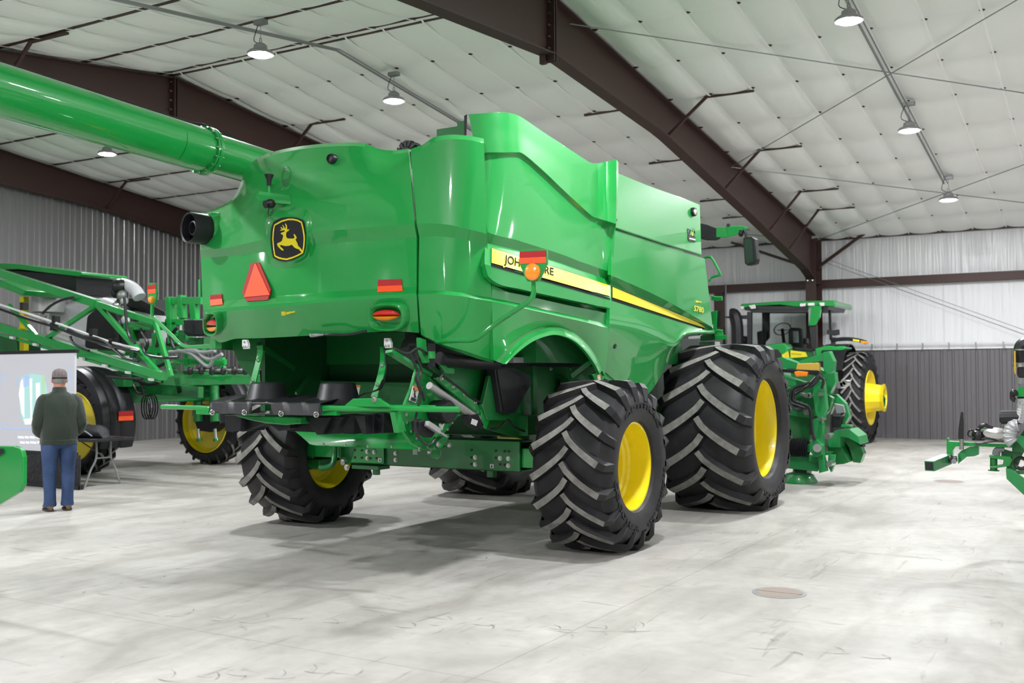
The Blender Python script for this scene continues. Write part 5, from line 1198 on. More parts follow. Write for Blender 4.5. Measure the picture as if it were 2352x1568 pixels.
bo_ = MB().tube([c+V(-.25, -.16, .04), c+V(-.1, -.2, .10), c+V(.08, -.19, .11), c+V(.24, -.16, .03)], .012, 8).build('handle', M['grey'], bo_, smooth=True)

# ------------------------------------------------------------------ the visitor
pe = thing('person', 'person seen from behind in grey cap, dark green jacket, blue jeans, watching the screen', 'person', (-11.22, 8.12, 0))
PF = V(-.88, .47, 0).normalized(); PR = V(PF.y, -PF.x, 0); P0_ = V(-11.22, 8.12, 0)
def L3(x, y, z): return P0_+PR*x+PF*y+V(0, 0, z)
def ring(cx, cy, z, rx, ry, n=20, tx=0, p=2.2):
    out = []
    for k in range(n):
        t = 2*PI*k/n; c_, s_ = math.cos(t), math.sin(t)
        out.append(L3(cx+rx*abs(c_)**(2/p)*(1 if c_ > 0 else -1), cy+ry*abs(s_)**(2/p)*(1 if s_ > 0 else -1), z+tx*c_))
    return out
def limb(pts, rad, n=14):
    m_ = MB(); m_.tube([L3(*p) for p in pts], rad, n); return m_
# continuous body grown from a skeleton
sk = [(0, 0, .92, .11), (0, .0, 1.12, .12), (0, -.01, 1.34, .12), (0, 0, 1.46, .055), (0, .015, 1.56, .075), (0, .02, 1.64, .078)]
ed = [(0, 1), (1, 2), (2, 3), (3, 4), (4, 5)]
def chain(start, pts):
    prev = start
    for p in pts: sk.append(p); ed.append((prev, len(sk)-1)); prev = len(sk)-1
    return prev
for s in (-1, 1):
    chain(0, [(s*.095, 0, .84, .085), (s*.10, .01, .48, .052), (s*.095, 0, .10, .035), (s*.10, .13, .035, .03)])
    wr_ = chain(2, [(s*.15, 0, 1.37, .055), (s*.24, -.03, 1.10, .042), (s*.20, .12, .94, .028), (s*.17, .16, .90, .03)])
    for f_ in range(4): chain(wr_, [(s*(.19-.02*f_), .185+.004*f_, .855, .010), (s*(.18-.02*f_), .19, .82-.006*(f_ % 3), .009)])
    chain(wr_, [(s*.155, .165, .875, .011), (s*.14, .18, .85, .009)])
me = bpy.data.meshes.new('body'); me.from_pydata([tuple(L3(a, b, c)) for a, b, c, r in sk], ed, []); me.materials.append(M['skin'])
bo = bpy.data.objects.new('body', me); COL.objects.link(bo); put(bo, pe)
md = bo.modifiers.new('skin', 'SKIN')
for v, s_ in zip(me.skin_vertices[0].data, sk): v.radius = (s_[3], s_[3])
me.skin_vertices[0].data[0].use_root = True
bo.modifiers.new('sub', 'SUBSURF').levels = 2; bo.modifiers['sub'].render_levels = 2
# head surface with face and ears
hd = MB(); rr = []
for z, rx, ry, cy in ((1.47, .052, .055, .0), (1.50, .058, .07, .012), (1.53, .066, .085, .02), (1.57, .074, .094, .02), (1.61, .077, .098, .016), (1.65, .074, .096, .012), (1.69, .06, .08, .008), (1.715, .03, .04, .005)): rr.append(ring(0, cy, z, rx, ry, 24, 0, 2))
hd.loft(rr); hd.prism([L3(-.012, .112, 1.575), L3(.012, .112, 1.575), L3(0, .112, 1.62)], PF*.022)
hd.build('head', M['skin'], pe, smooth=True, angle=60)
for s in (-1, 1):
    MB().ball(L3(s*.08, .01, 1.59), .012, .02, .032, 12).build('ear', M['skin'], pe, smooth=True)
    MB().ball(L3(s*.032, .107, 1.615), .011).build('eye', M['white'], pe, smooth=True)
MB().tube([L3(-.025, .108, 1.54), L3(0, .113, 1.538), L3(.025, .108, 1.54)], .005, 6).build('mouth', M['dred'], pe)
MB().loft([ring(0, .0, z, rx, ry, 20, 0, 2) for z, rx, ry in ((1.555, .068, .078), (1.58, .077, .090), (1.64, .08, .095))]).build('hair', M['hair'], pe, smooth=True)
cp_ = MB().loft([ring(0, .01, z, rx, ry, 24, 0, 2) for z, rx, ry in ((1.615, .086, .104), (1.65, .088, .106), (1.69, .082, .098), (1.72, .062, .075), (1.735, .03, .04), (1.738, .008, .01))]).build('cap', M['cap'], pe, smooth=True)
MB().loft([[L3(.07*math.cos(t), .10+.085*math.sin(t)*k_+.0, 1.622-.012*k_) for t in [PI*j/12 for j in range(13)]]+[L3(.07*math.cos(t), .10+.085*math.sin(t)*k_, 1.612-.012*k_) for t in [PI-PI*j/12 for j in range(13)]] for k_ in (.05, 1.0)]).build('cap_brim', M['cap'], cp_, smooth=True, angle=60)
MB().loft([ring(0, .01, z, .0885, .1065, 24, 0, 2) for z in (1.614, 1.630)]).build('cap_band', M['hose'], cp_, smooth=True)
jk = MB().loft([ring(.0, .01, z, rx, ry, 28, 0, 2.4) for z, rx, ry in ((.815, .205, .158), (.83, .214, .165), (.88, .210, .163), (.93, .215, .165), (1.02, .212, .165), (1.12, .215, .16), (1.22, .23, .155), (1.30, .242, .145), (1.35, .235, .13), (1.395, .20, .115), (1.43, .13, .10), (1.455, .085, .082), (1.50, .078, .08), (1.512, .07, .072))]).build('jacket', M['jacket'], pe, smooth=True, angle=60)
for s in (-1, 1):
    MB().tube([L3(s*.12, 0, 1.375), L3(s*.19, -.01, 1.33), L3(s*.235, -.03, 1.14), L3(s*.25, -.02, 1.05), L3(s*.235, .06, .98), L3(s*.19, .13, .93)], [.062]*3+[.075]*3+[.072]*5+[.066]*5+[.062]*5+[.058]*3+[.052]*2, 16).build('sleeve', M['jacket'], jk, smooth=True)
MB().loft([ring(0, .01, z, rx, ry, 28, 0, 2.4) for z, rx, ry in ((.81, .206, .160), (.816, .219, .170), (.865, .216, .169), (.872, .205, .158))]).build('hem_band', M['jacket'], jk, smooth=True)
jn = MB()
def legs(s):
    rr = []
    for z, x, rx, ry, y in ((.85, .085, .10, .13, .0), (.80, .095, .112, .138, 0), (.70, .10, .102, .118, .0), (.58, .103, .088, .098, .005), (.48, .105, .078, .088, .01), (.38, .105, .076, .086, 0), (.22, .10, .068, .08, -.01), (.12, .098, .07, .082, -.01), (.085, .098, .076, .088, -.005), (.06, .098, .07, .09, .0)):
        rr.append(ring(s*x, y, z, rx, ry, 20, 0, 2.2))
    return rr
jn.loft([ring(0, 0, z, rx, ry, 24, 0, 2.4) for z, rx, ry in ((.76, .10, .11), (.80, .18, .135), (.86, .193, .145), (.95, .19, .14), (.97, .185, .135))])
jn.loft(legs(-1)); jn.loft(legs(1)); jn.build('jeans', M['denim'], pe, smooth=True, angle=60)
for s in (-1, 1):
    b_ = MB().loft([[L3(s*.10+s*.015*t+w_*math.cos(a), -.09+.30*t, max(.012, .02+h_*.5+h_*.5*math.sin(a))) for a in [2*PI*k/16 for k in range(16)]] for t, w_, h_ in ((0, .025, .05), (.05, .038, .10), (.25, .045, .12), (.45, .045, .10), (.7, .052, .07), (.9, .048, .055), (1.0, .025, .03))]).build('boot', M['boot'], pe, smooth=True, angle=60)
    MB().prism([L3(s*.10+s*.015*t+w_, -.095+.31*t, 0) for t, w_ in ((0, .03), (.3, .05), (.7, .056), (.95, .045), (1.0, .02), (1.0, -.02), (.95, -.045), (.7, -.056), (.3, -.05), (0, -.03))], (0, 0, .022)).build('boot_sole', M['sole'], b_)

# ------------------------------------------------------------------ green steel piece at the left edge
gp = thing('header_end', 'flat green steel end plate with rounded corners at the left edge of the picture', 'machine part', (-4.9, 4.3, 0))
q_ = [(-330, 1018), (30, 1024), (43, 1028), (50, 1036), (53, 1050), (52, 1115), (44, 1130), (-10, 1163), (-330, 1240)]
MB().prism([A(x, y, 4.3) for x, y in q_], (-.01, .04, 0)).build('end_plate', M['green'], gp, bevel=.008)
MB().prism([A(x, y, 4.29) for x, y in ((-20, 1031), (6, 1030), (9, 1040), (0, 1045), (-20, 1046))], (0, -.002, 0)).build('slot', M['hose'], gp)
p = A(-260, 1150, 4.3); MB().box(p.x-.05, p.x+.05, 4.34, 4.44, 0, p.z).box(p.x-.2, p.x+.2, 4.25, 4.55, 0, .02).build('support_leg', M['green2'], gp, bevel=.005)

# ------------------------------------------------------------------ tractor by the right wall
TY = 24.3
tr = thing('tractor', 'green cab tractor with yellow wheel and hub parked near the white wall, beyond the implement', 'tractor', (-6.0, 24.8, 0))
def T(L, y, th, name, m, parent=None, bev=.01): return plate(C6, L, y, th, name, m, parent or tr, bev)
T([(285, 517), (480, 503), (800, 497), (806, 520), (795, 532), (720, 528), (620, 530), (600, 535), (500, 522), (345, 530), (290, 545)], TY, 1.8, 'cab_roof', 'green', bev=.03)
T([(300, 528), (770, 528), (760, 548), (310, 552)], TY+.05, 1.7, 'roof_liner', 'hose')
for L in ([(330, 525), (365, 520), (372, 542), (345, 545)], [(610, 515), (645, 512), (640, 530), (612, 532)], [(652, 512), (690, 510), (690, 527), (655, 527)], [(715, 510), (745, 508), (745, 528), (722, 528)], [(285, 530), (305, 528), (305, 545), (288, 548)]):
    T(L, TY-.03, .06, 'work_lamp', 'steel', bev=.005)
T([(322, 560), (345, 560), (345, 750), (322, 745)], TY, .12, 'cab_pillar', 'hose'); T([(660, 640), (702, 630), (702, 765), (675, 765)], TY, .12, 'cab_pillar', 'hose'); T([(765, 545), (778, 550), (785, 700), (772, 715)], TY+.6, .1, 'cab_pillar', 'hose')
T([(404, 560), (442, 560), (442, 700), (425, 720), (404, 720)], TY+1.3, .1, 'cab_pillar', 'black'); T([(342, 548), (700, 548), (700, 565), (342, 565)], TY+.02, .1, 'window_frame', 'hose'); T([(342, 735), (680, 760), (680, 775), (342, 750)], TY+.02, .1, 'window_frame', 'hose')
T([(345, 565), (662, 565), (672, 765), (345, 742)], TY+.06, .01, 'rear_window', 'glass', bev=0)
T([(655, 530), (726, 525), (718, 590), (690, 635), (656, 637)], TY-.1, .12, 'corner_lamp_pod', 'green', bev=.02); T([(655, 545), (670, 540), (664, 600), (658, 625)], TY-.12, .03, 'pod_edge', 'grey')
st = T([(545, 655), (565, 646), (610, 648), (625, 660), (632, 760), (600, 778), (548, 770)], TY+.5, .15, 'seat', 'black', bev=.04); T([(572, 665), (602, 665), (604, 730), (574, 728)], TY+.49, .02, 'seat_stripe', 'grey')
T([(628, 705), (648, 703), (650, 735), (630, 738)], TY+.5, .2, 'armrest', 'black', bev=.02)
MB().lathe(A(*C6(515, 654), TY+1.0), (0, -.75, .65), [(-.012, .20), (0, .215), (.012, .20), (0, .188)], 30, closed=True).bar(A(*C6(490, 660), TY+1.0), A(*C6(545, 660), TY+1.0), .02, .02).cyl(A(*C6(515, 655), TY+1.0), A(*C6(525, 735), TY+1.2), .04).build('steering_wheel', M['hose'], tr, smooth=True)
T([(375, 670), (410, 660), (420, 690), (412, 745), (380, 745)], TY+1.0, .2, 'console', 'black', bev=.02)
hose(C6, [(235, 575), (255, 580), (268, 640), (270, 735)], TY-.05, .15, 'exhaust_stack', 'black', tr)
T([(200, 585), (325, 578), (325, 600), (205, 594)], TY, .06, 'grab_bar', 'hose'); T([(265, 690), (305, 690), (315, 720), (310, 740), (265, 740)], TY+.1, .3, 'air_intake', 'black', bev=.03)
T([(370, 748), (520, 728), (538, 740), (548, 800), (540, 850), (500, 830), (430, 800), (375, 790)], TY-.5, .5, 'fender', 'green', bev=.04); T([(415, 762), (490, 765), (510, 790), (500, 850), (440, 830)], TY-.52, .05, 'tail_panel', 'hose', bev=.01)
T([(512, 795), (545, 775), (552, 812), (520, 818)], TY-.55, .04, 'yellow_label', 'ydecal', bev=0); T([(560, 770), (640, 780), (650, 805), (560, 812)], TY-.45, .04, 'yellow_label', 'ydecal', bev=0)
text_mesh('label_text', 'JOHN DEERE', [C6(565, 784), C6(620, 790), C6(620, 799), C6(565, 795)], M['hose'], tr, flat=lambda x, y: A(x, y, TY-.47))
T([(690, 760), (760, 742), (800, 748), (850, 745), (870, 758), (800, 800), (790, 900), (740, 890), (700, 850)], TY-.2, .6, 'fender', 'green', bev=.04)
T([(545, 745), (680, 775), (690, 850), (560, 850)], TY+.1, .5, 'rear_body', 'green2')
rings = []
for i in range(15):
    a = math.radians(30+i*12); c_ = A(*C6(945, 1010), TY+.3)
    rings.append([V(c_.x-.55+dx, c_.y+1.18*-math.cos(a)*.9, c_.z-.05+1.22*math.sin(a)) for dx in (-.2, .34)]+[V(c_.x-.55+dx, c_.y+1.16*-math.cos(a)*.9, c_.z-.05+1.20*math.sin(a)) for dx in (.34, -.2)])
MB().loft(rings).build('mudguard', M['black'], tr, smooth=True, angle=40)
MB().tube([A(*C6(780, 715), TY), A(*C6(860, 708), TY), A(*C6(930, 715), TY), A(*C6(975, 728), TY)], .045, 8).build('mirror_arm', M['hose'], tr, smooth=True)
T([(900, 708), (935, 713), (935, 724), (900, 719)], TY-.06, .03, 'reflector', 'ydecal', bev=0); T([(940, 716), (983, 722), (980, 735), (945, 732)], TY-.07, .08, 'turn_signal', 'amber', bev=.01)
T([(757, 658), (790, 660), (825, 656), (826, 685), (795, 690), (757, 682)], TY, .08, 'front_lamp', 'hose', bev=.01); T([(788, 700), (802, 700), (802, 760), (770, 760)], TY, .1, 'lamp_post', 'hose')
p_ = A(*C6(1000, 1050), 24.6)
hub = MB().lathe((p_.x-.3, 24.8, p_.z), (1, 0, 0), [(0, .14), (.55, .14), (.56, .1)], 24).build('wheel', M['green2'], tr, smooth=True)
wr2 = 1.06; wz = wr2-.01; wx = p_.x-.28
tire('tire', .50, wr2, .62, .05, 24, .36, .05, hub, wx, 24.8, wz, .045)
rim(hub, wx, 24.8, wz, 1, [(.22, .64), (.24, .63), (.22, .60), (.14, .57), (.05, .52), (.0, .45), (-.02, .25), (0, .2), (.0, .1)])
MB().lathe((wx, 24.8, wz), (1, 0, 0), [(.0, .44), (.08, .43), (.1, .36), (.12, .36), (.30, .33), (.48, .30), (.54, .33), (.55, .24), (.45, .22), (.44, .001)], 12).build('wheel_hub', M['yellow'], hub, smooth=False)
hub2 = copy_tree(hub, tr, (-2.1, 0, 0))
T([(340, 800), (700, 850), (690, 960), (400, 960)], TY+.2, 1.0, 'axle_housing', 'green2')

# ------------------------------------------------------------------ implement between combine and tractor
IY = 15.4
im = thing('mounted_implement', 'green steel implement with black hoses and amber light, between combine and tractor', 'implement', (-3.9, 15.6, 0))
def I(L, y, th, name, m='bgreen', bev=.006): return plate(C6, L, y, th, name, m, im, bev)
I([(485, 812), (520, 808), (545, 820), (600, 838), (595, 870), (488, 868)], IY, .3, 'top_bracket'); I([(600, 832), (755, 778), (768, 800), (725, 830), (620, 845)], IY-.1, .12, 'top_link')
I([(738, 780), (770, 775), (795, 830), (790, 885), (765, 900), (738, 880)], IY-.15, .2, 'clevis_plate'); I([(596, 842), (712, 838), (716, 882), (588, 878)], IY-.2, .12, 'yellow_cover', 'yplate', .01)
I([(495, 870), (715, 880), (722, 900), (700, 905), (495, 888)], IY-.22, .12, 'light_bar', 'hose', .01)
I([(578, 888), (600, 882), (655, 888), (648, 912), (590, 914)], IY-.26, .08, 'amber_light', 'amber', .008)
for k in range(5): I([(590+k*12, 892), (597+k*12, 893), (595+k*12, 907), (588+k*12, 906)], IY-.265, .01, 'light_segment', 'orange', 0)
I([(500, 900), (640, 945), (700, 930), (730, 1000), (690, 1130), (560, 1110), (520, 1000)], IY, .25, 'upper_plate'); I([(505, 968), (550, 985), (580, 1080), (660, 1110), (660, 1140), (560, 1125), (515, 1050)], IY-.12, .1, 'curved_guard', 'bgreen', .01)
I([(530, 1120), (662, 1130), (680, 1180), (664, 1262), (535, 1255)], IY+.02, .3, 'centre_panel', 'green2'); I([(525, 1345), (700, 1350), (735, 1390), (705, 1432), (525, 1412)], IY-.05, .35, 'lower_beam'); I([(660, 1340), (735, 1362), (738, 1385), (660, 1375)], IY-.1, .1, 'beam_cap')
I([(688, 930), (740, 940), (756, 1090), (735, 1150), (700, 1130), (680, 1020)], IY-.2, .15, 'mast_plate'); I([(680, 1150), (720, 1130), (735, 1170), (735, 1330), (755, 1430), (715, 1440), (705, 1270), (676, 1200)], IY-.2, .14, 'lower_arm')
I([(668, 1265), (700, 1255), (735, 1290), (730, 1340), (690, 1352), (665, 1320)], IY-.3, .12, 'pivot_lug'); MB().cyl(A(*C6(705, 1303), IY-.36), A(*C6(705, 1303), IY-.25), .06, n=16).build('pivot_pin', M['steel'], im, smooth=True)
for k in range(8):
    MB().lathe(A(*C6(560+k*12, 1300), IY-.12), (1, 0, 0), [(0, .11), (.02, .14), (.04, .11), (.02, .09)], 20, closed=True).build('bellows_ring', M['hose'], im, smooth=True)
MB().cyl(A(*C6(535, 1300), IY-.1), A(*C6(640, 1300), IY-.1), .10, n=16).build('drive_shaft', M['black'], im, smooth=True)
I([(640, 1280), (670, 1285), (670, 1325), (640, 1330)], IY-.12, .12, 'shaft_collar'); 
for (x, y, r) in ((650, 1015, .035), (665, 1020, .03), (645, 1110, .04), (825, 960, .05), (845, 955, .04), (855, 945, .035), (760, 1240, .045), (620, 1010, .02), (722, 1010, .03), (596, 1093, .025), (530, 980, .03), (770, 1390, .04), (722, 1145, .03)):
    p = A(*C6(x, y), IY-.28); MB().cyl(p+V(0, .25, 0), p, r, n=12).build('pin', M['steel'], im, smooth=True)
I([(610, 1000), (668, 1005), (675, 1030), (640, 1028), (612, 1015)], IY-.22, .05, 'spring_plate', 'steel', .003)
for L in ([(720, 905), (690, 940), (620, 960), (570, 985), (560, 1050), (600, 1070), (640, 1085)], [(725, 910), (680, 960), (590, 990), (575, 1040), (620, 1060), (660, 1080), (672, 1150), (668, 1230)], [(715, 900), (740, 930), (730, 980)], [(700, 915), (640, 975), (585, 1010), (590, 1050)], [(670, 1100), (675, 1180), (690, 1260)], [(555, 1060), (600, 1100), (650, 1075)]): hose(C6, L, IY-.3, .022, 'hydraulic_hose', 'hose', im)
I([(750, 900), (800, 890), (806, 945), (760, 1030), (745, 1100), (735, 1010)], IY+.3, .2, 'rear_arm'); I([(780, 1010), (810, 1010), (860, 1060), (880, 1130), (850, 1180), (835, 1190), (860, 1110), (800, 1060), (775, 1120), (760, 1095)], IY+.5, .15, 'hook_arm'); I([(835, 1175), (885, 1178), (882, 1190), (835, 1190)], IY+.4, .2, 'hook_tab')
I([(740, 1000), (790, 1030), (770, 1100), (750, 1120)], IY+.1, .15, 'link_plate', 'green2'); I([(790, 1130), (830, 1130), (830, 1190), (790, 1190)], IY+.4, .3, 'valve_block', 'hose'); I([(795, 1060), (845, 1070), (855, 1110), (810, 1115)], IY+.35, .1, 'latch_block', 'galv')
I([(752, 1240), (810, 1205), (880, 1200), (930, 1240), (940, 1285), (880, 1250), (830, 1240), (830, 1300), (770, 1300)], IY+.2, .6, 'claw_top'); I([(830, 1240), (885, 1248), (945, 1300), (958, 1335), (940, 1385), (900, 1380), (880, 1300)], IY+.5, .2, 'claw_side', 'green2'); I([(760, 1290), (835, 1290), (880, 1380), (850, 1390), (790, 1395), (765, 1340)], IY+.3, .3, 'claw_base', 'green2'); I([(850, 1250), (925, 1290), (935, 1360), (880, 1360)], IY+.75, .05, 'claw_inside', 'hose')
I([(765, 1340), (800, 1340), (795, 1400), (780, 1436), (762, 1400)], IY-.1, .1, 'tension_link', 'bgreen'); I([(900, 1225), (940, 1222), (955, 1300), (935, 1300)], IY+.6, .2, 'rubber_pad', 'hose'); I([(735, 1325), (780, 1325), (770, 1340), (738, 1345)], IY, .2, 'link_tab')
I([(578, 1420), (650, 1425), (645, 1460), (590, 1460)], IY, .3, 'stand_post', 'hose')
p = A(*C6(600, 1495), IY); MB().lathe((p.x, p.y+.1, 0), (0, 0, 1), [(0, .26), (.03, .26), (.13, .20), (.16, .1), (.4, .09)], 24).build('stand_foot', M['green2'], im, smooth=True)
I([(495, 868), (520, 880), (560, 1110), (530, 1130), (530, 1410), (480, 1410), (480, 880)], IY+.3, .4, 'main_frame', 'green2')
I([(700, 860), (760, 890), (755, 1000), (745, 1330), (700, 1330)], IY+.25, .3, 'rear_frame', 'green2')

# ------------------------------------------------------------------ drawbar implement cut off by the right edge
RY = 9.6
ri_ = thing('drawbar_implement', 'green drawbar with grey bellows hose and oval lamp reaching in from the right edge', 'implement', tuple(A(2420, 1200, RY).xy)+(0,))
def D(L, y, th, name, m='green', bev=.003): return plate(C7, L, y, th, name, m, ri_, bev)
MB().bar(A(*C7(391, 900), RY-.35), A(*C7(507, 852), RY-.02), .085, .085).build('tow_tube', M['bgreen'], ri_, bevel=.004)
q0 = A(*C7(391, 900), RY-.35); q1 = A(*C7(507, 852), RY-.02); d_ = (q0-q1).normalized()
MB().bar(q0+d_*.0005, q0+d_*.002, .066, .066).build('tube_opening', M['hose'], ri_)
D([(505, 713), (518, 713), (518, 735), (955, 757), (955, 778), (600, 765), (565, 770), (545, 800), (545, 860), (505, 845)], RY, .09, 'drawbar_beam', 'green', .005)
D([(580, 822), (600, 800), (660, 772), (720, 770), (718, 825), (690, 835), (640, 838), (600, 870), (582, 886)], RY+.02, .06, 'gusset', 'bgreen'); D([(582, 835), (590, 822), (590, 880), (582, 886)], RY-.02, .03, 'gusset_edge', 'bgreen')
MB().ball(A(*C7(533, 855), RY-.07), .035).cyl(A(*C7(520, 855), RY-.07), A(*C7(575, 852), RY-.07), .025).build('hitch_clamp', M['hose'], ri_, smooth=True)
MB().cyl(A(*C7(555, 868), RY-.10), A(*C7(555, 868), RY-.05), .022, n=12).build('clamp_bolt', M['grey'], ri_)
D([(582, 700), (585, 650), (600, 545), (608, 535), (616, 545), (618, 590), (618, 722), (582, 720)], RY-.03, .015, 'marker_blade', 'hose', .002); D([(612, 570), (621, 580), (621, 722), (612, 722)], RY-.01, .02, 'blade_back', 'green2', .002)
MB().cyl(A(*C7(606, 722), RY-.02), A(*C7(606, 790), RY-.02), .018, n=10).build('blade_pin', M['steel'], ri_, smooth=True)
MB().lathe(A(*C7(718, 728), RY), (0, 0, 1), [(0, .05), (.05, .055), (.075, .045), (.085, .02), (.10, .02), (.1, .001)], 22).build('canister', M['hose'], ri_, smooth=True)
D([(676, 652), (686, 652), (688, 725), (676, 725)], RY+.05, .02, 'canister_bracket', 'green2'); beam(C7, (735, 667), (905, 680), RY+.1, .04, .03, 'side_bar', 'green', ri_)
ol = MB().lathe(A(*C7(836, 680), RY-.06), (0, -1, .0), [(-.05, .02), (-.04, .1), (0, .105), (.01, .1), (.01, .09), (.02, .06), (.022, .001)], 30).build('oval_lamp', M['steel'], ri_, smooth=True)
for v in ol.data.vertices:
    c_ = A(*C7(836, 680), RY-.06); v.co.z = c_.z+(v.co.z-c_.z)*.45
for L, r in (([(690, 668), (665, 660), (648, 680), (655, 700), (690, 712)], .007), ([(735, 640), (760, 625), (790, 640), (815, 648)], .016), ([(728, 650), (735, 635), (755, 628)], .018), ([(780, 665), (830, 648), (880, 658), (900, 690), (960, 690)], .006), ([(700, 760), (760, 745), (830, 735), (900, 738), (950, 745)], .006), ([(740, 720), (790, 715), (850, 735)], .008)): hose(C7, L, RY-.06, r, 'cable', 'hose', ri_)
for L in ([(826, 825), (830, 800), (850, 785), (880, 780)], [(845, 828), (850, 800), (870, 790), (890, 790)]): hose(C7, L, RY+.05, .02, 'grey_hose', 'grey', ri_)
# grey bellows hose
pts = [A(*C7(x, y), RY-.05) for x, y in ((985, 630), (960, 635), (940, 655), (930, 690), (935, 725), (955, 745))]; P = spline(pts, 6)
MB().tube(P, [.058+(.004 if i % 4 == 0 else -.002) for i in range(len(P))], 16, smooth=False).build('bellows_hose', M['foil'], ri_, smooth=True)
MB().cyl(A(*C7(870, 577), RY), A(*C7(1000, 575), RY), .058, n=24).cyl(A(*C7(860, 577), RY), A(*C7(875, 577), RY), .045).build('filter_cylinder', M['hose'], ri_, smooth=True)
hose(C7, [(1005, 450), (1008, 520), (1000, 570), (990, 610)], RY-.02, .042, 'metal_hose', 'foil', ri_)
D([(905, 625), (935, 605), (1040, 605), (1040, 618), (940, 618), (915, 640), (912, 690), (905, 690)], RY, .04, 'bent_strap'); D([(940, 850), (960, 760), (1000, 690), (1060, 600), (1100, 620), (1020, 800), (970, 930), (905, 925), (905, 900)], RY+.05, .08, 'frame_plate', 'green2'); D([(900, 915), (935, 922), (1060, 1010), (1100, 1150), (1022, 1095), (905, 985)], RY-.06, .05, 'lower_fork', 'bgreen'); D([(960, 720), (1000, 695), (1100, 730), (1100, 850), (1022, 790)], RY-.08, .04, 'upper_guard', 'bgreen')
D([(785, 833), (800, 828), (930, 838), (945, 860), (925, 900), (830, 915), (795, 912), (790, 905), (880, 890), (885, 860), (800, 845)], RY, .10, 'clevis'); MB().cyl(A(*C7(820, 832), RY+.05), A(*C7(820, 925), RY+.05), .03, n=14).cyl(A(*C7(820, 925), RY+.05), A(*C7(820, 932), RY+.05), .045).build('clevis_pin', M['green2'], ri_, smooth=True)
D([(870, 795), (890, 788), (950, 805), (950, 850), (870, 830)], RY+.1, .05, 'clevis_top', 'green2'); MB().lathe(A(*C7(1003, 880), RY-.02), (0, -1, 0), [(0, .05), (.02, .06), (.03, .05), (.02, .03)], 20, closed=True).build('hose_loop', M['hose'], ri_, smooth=True)
D([(940, 935), (1100, 925), (1100, 955), (980, 955)], RY+.02, .1, 'cross_tube')
# upright hose stack with yellow handle at the very edge
hose(C7, [(1005, 210), (1003, 150), (1012, 105), (1045, 85), (1090, 90)], RY, .062, 'intake_hose', 'hose', ri_)
MB().cyl(A(*C7(1006, 218), RY), A(*C7(1006, 240), RY), .066, n=20).build('hose_clamp', M['steel'], ri_, smooth=True); MB().cyl(A(*C7(1006, 130), RY), A(*C7(1006, 120), RY), .068, n=20).build('hose_clamp', M['steel'], ri_, smooth=True)
D([(975, 240), (1045, 238), (1045, 310), (985, 312), (975, 290)], RY-.05, .12, 'ball_valve', 'hose', .01); D([(953, 132), (966, 132), (970, 285), (960, 290), (955, 260)], RY-.08, .02, 'valve_handle', 'yplate'); MB().cyl(A(*C7(1008, 312), RY), A(*C7(1008, 350), RY), .045, n=18).build('valve_neck', M['galv'], ri_, smooth=True)
D([(985, 372), (1060, 372), (1060, 440), (970, 438), (975, 400)], RY-.04, .10, 'stack_bracket'); MB().tube([A(*C7(945, 405), RY-.05), A(*C7(945, 450), RY-.05), A(*C7(965, 460), RY-.05)], .02, 8).ball(A(*C7(955, 412), RY-.06), .03).build('small_valve', M['hose'], ri_, smooth=True)
D([(975, 440), (1045, 440), (1045, 460), (985, 510), (975, 490)], RY-.02, .08, 'lower_valve', 'hose', .008)
p0 = A(*C7(1330, 1100), RY); MB().box(p0.x-.03, p0.x+.07, RY, RY+.1, 0, A(*C7(1100, 640), RY).z).box(p0.x-.15, p0.x+.2, RY-.1, RY+.2, 0, .02).build('parking_stand', M['green2'], ri_, bevel=.004)
MB().bar(A(*C7(945, 768), RY+.05), A(*C7(1345, 790), RY+.05), .08, .09).bar(A(*C7(1060, 1000), RY+.02), A(*C7(1340, 1010), RY+.02), .06, .08).build('main_frame_tube', M['green2'], ri_, bevel=.004)
MB().bar(A(*C7(1030, 200), RY+.05), A(*C7(1110, 200), RY+.05), .05, .06).bar(A(*C7(1100, 110), RY+.05), A(*C7(1100, 700), RY+.05), .06, .06).build('stack_post', M['green2'], ri_, bevel=.004)

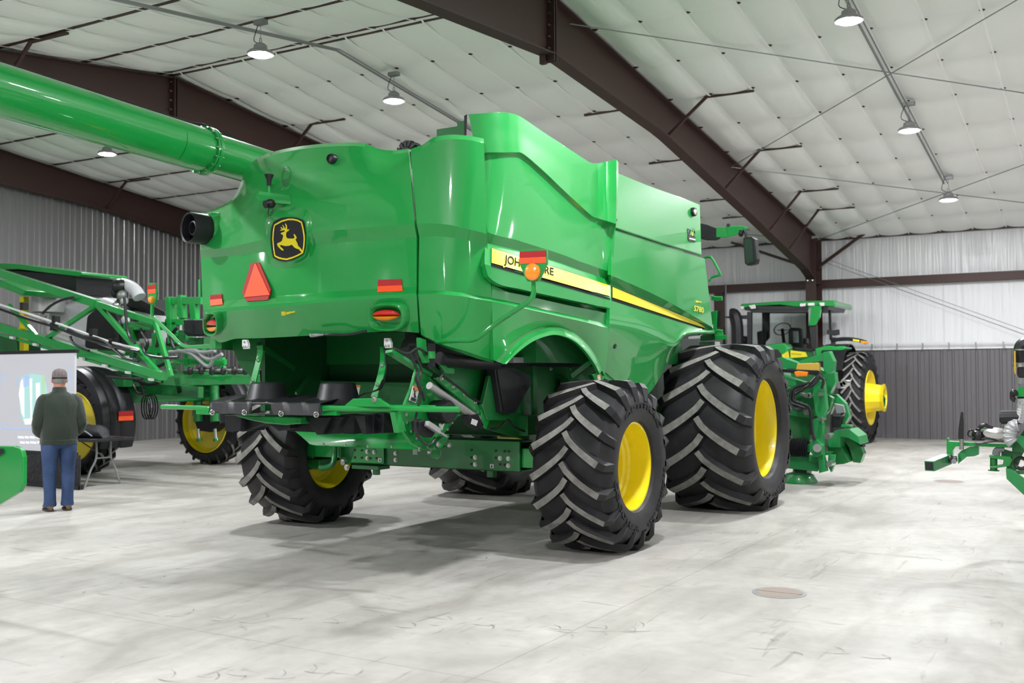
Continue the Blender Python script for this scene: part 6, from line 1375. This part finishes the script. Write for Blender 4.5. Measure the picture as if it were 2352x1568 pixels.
# ------------------------------------------------------------------ floor drains and tyre scuffs
for (x, y, r, lab) in ((1790, 1361, .20, 'round rusty drain cover in the open concrete in front of the big tyres'), (2180, 1105, .22, 'small round drain cover farther off, left of the drawbar')):
    c = AZ(x, y); d_ = thing('drain_cover', lab, 'drain cover', (c.x, c.y, 0))
    MB().lathe((c.x, c.y, 0), (0, 0, 1), [(.001, r*.85), (.003, r*.85), (.003, r), (.001, r)], 36, closed=True).build('frame_ring', M['galv'], d_)
    for s in (-1, 1):
        MB().prism([(c.x+r*.83*math.cos(t)+(.0), c.y+r*.83*math.sin(t)+s*.006, .001) for t in [s*(PI*j/14) for j in range(15)]], (0, 0, .003)).build('cover_half', M['rust'], d_)
mk = MB(); R_ = random.Random(3)
def scuff(c, ang, ln, w_):
    pts = []
    for j in range(6):
        t = j/5; pts.append((t*ln, -.13*ln*math.sin(PI*t)))
    L = []
    for k, (a, b) in enumerate(pts):
        ww = w_*(.4+.6*math.sin(PI*(k+.5)/6))
        for s in (1, -1): L.append((c.x+math.cos(ang)*a-math.sin(ang)*(b+s*ww), c.y+math.sin(ang)*a+math.cos(ang)*(b+s*ww), .0012))
    mk.add(L, [(2*i, 2*i+1, 2*i+3, 2*i+2) for i in range(5)])
for (a, b, n) in (((360, 1415), (1500, 1445), 26), ((1000, 1288), (1420, 1250), 12), ((1700, 1478), (2060, 1520), 8), ((340, 1560), (830, 1545), 12), ((1530, 1240), (1720, 1222), 7), ((390, 1205), (500, 1210), 5), ((1260, 1460), (1480, 1450), 6), ((1950, 1225), (2330, 1330), 6), ((100, 1390), (420, 1310), 7)):
    for i in range(n):
        t = (i+.5)/n+R_.uniform(-.2, .2)/n; c = AZ(a[0]+(b[0]-a[0])*t+R_.uniform(-8, 8), a[1]+(b[1]-a[1])*t+R_.uniform(-10, 10))
        scuff(c, (2.2 if i % 2 else .3)+R_.uniform(-.3, .3), R_.uniform(.08, .18), R_.uniform(.003, .009))
o = mk.build('tire_scuff_marks', M['mark'], fl); o['kind'] = 'stuff'
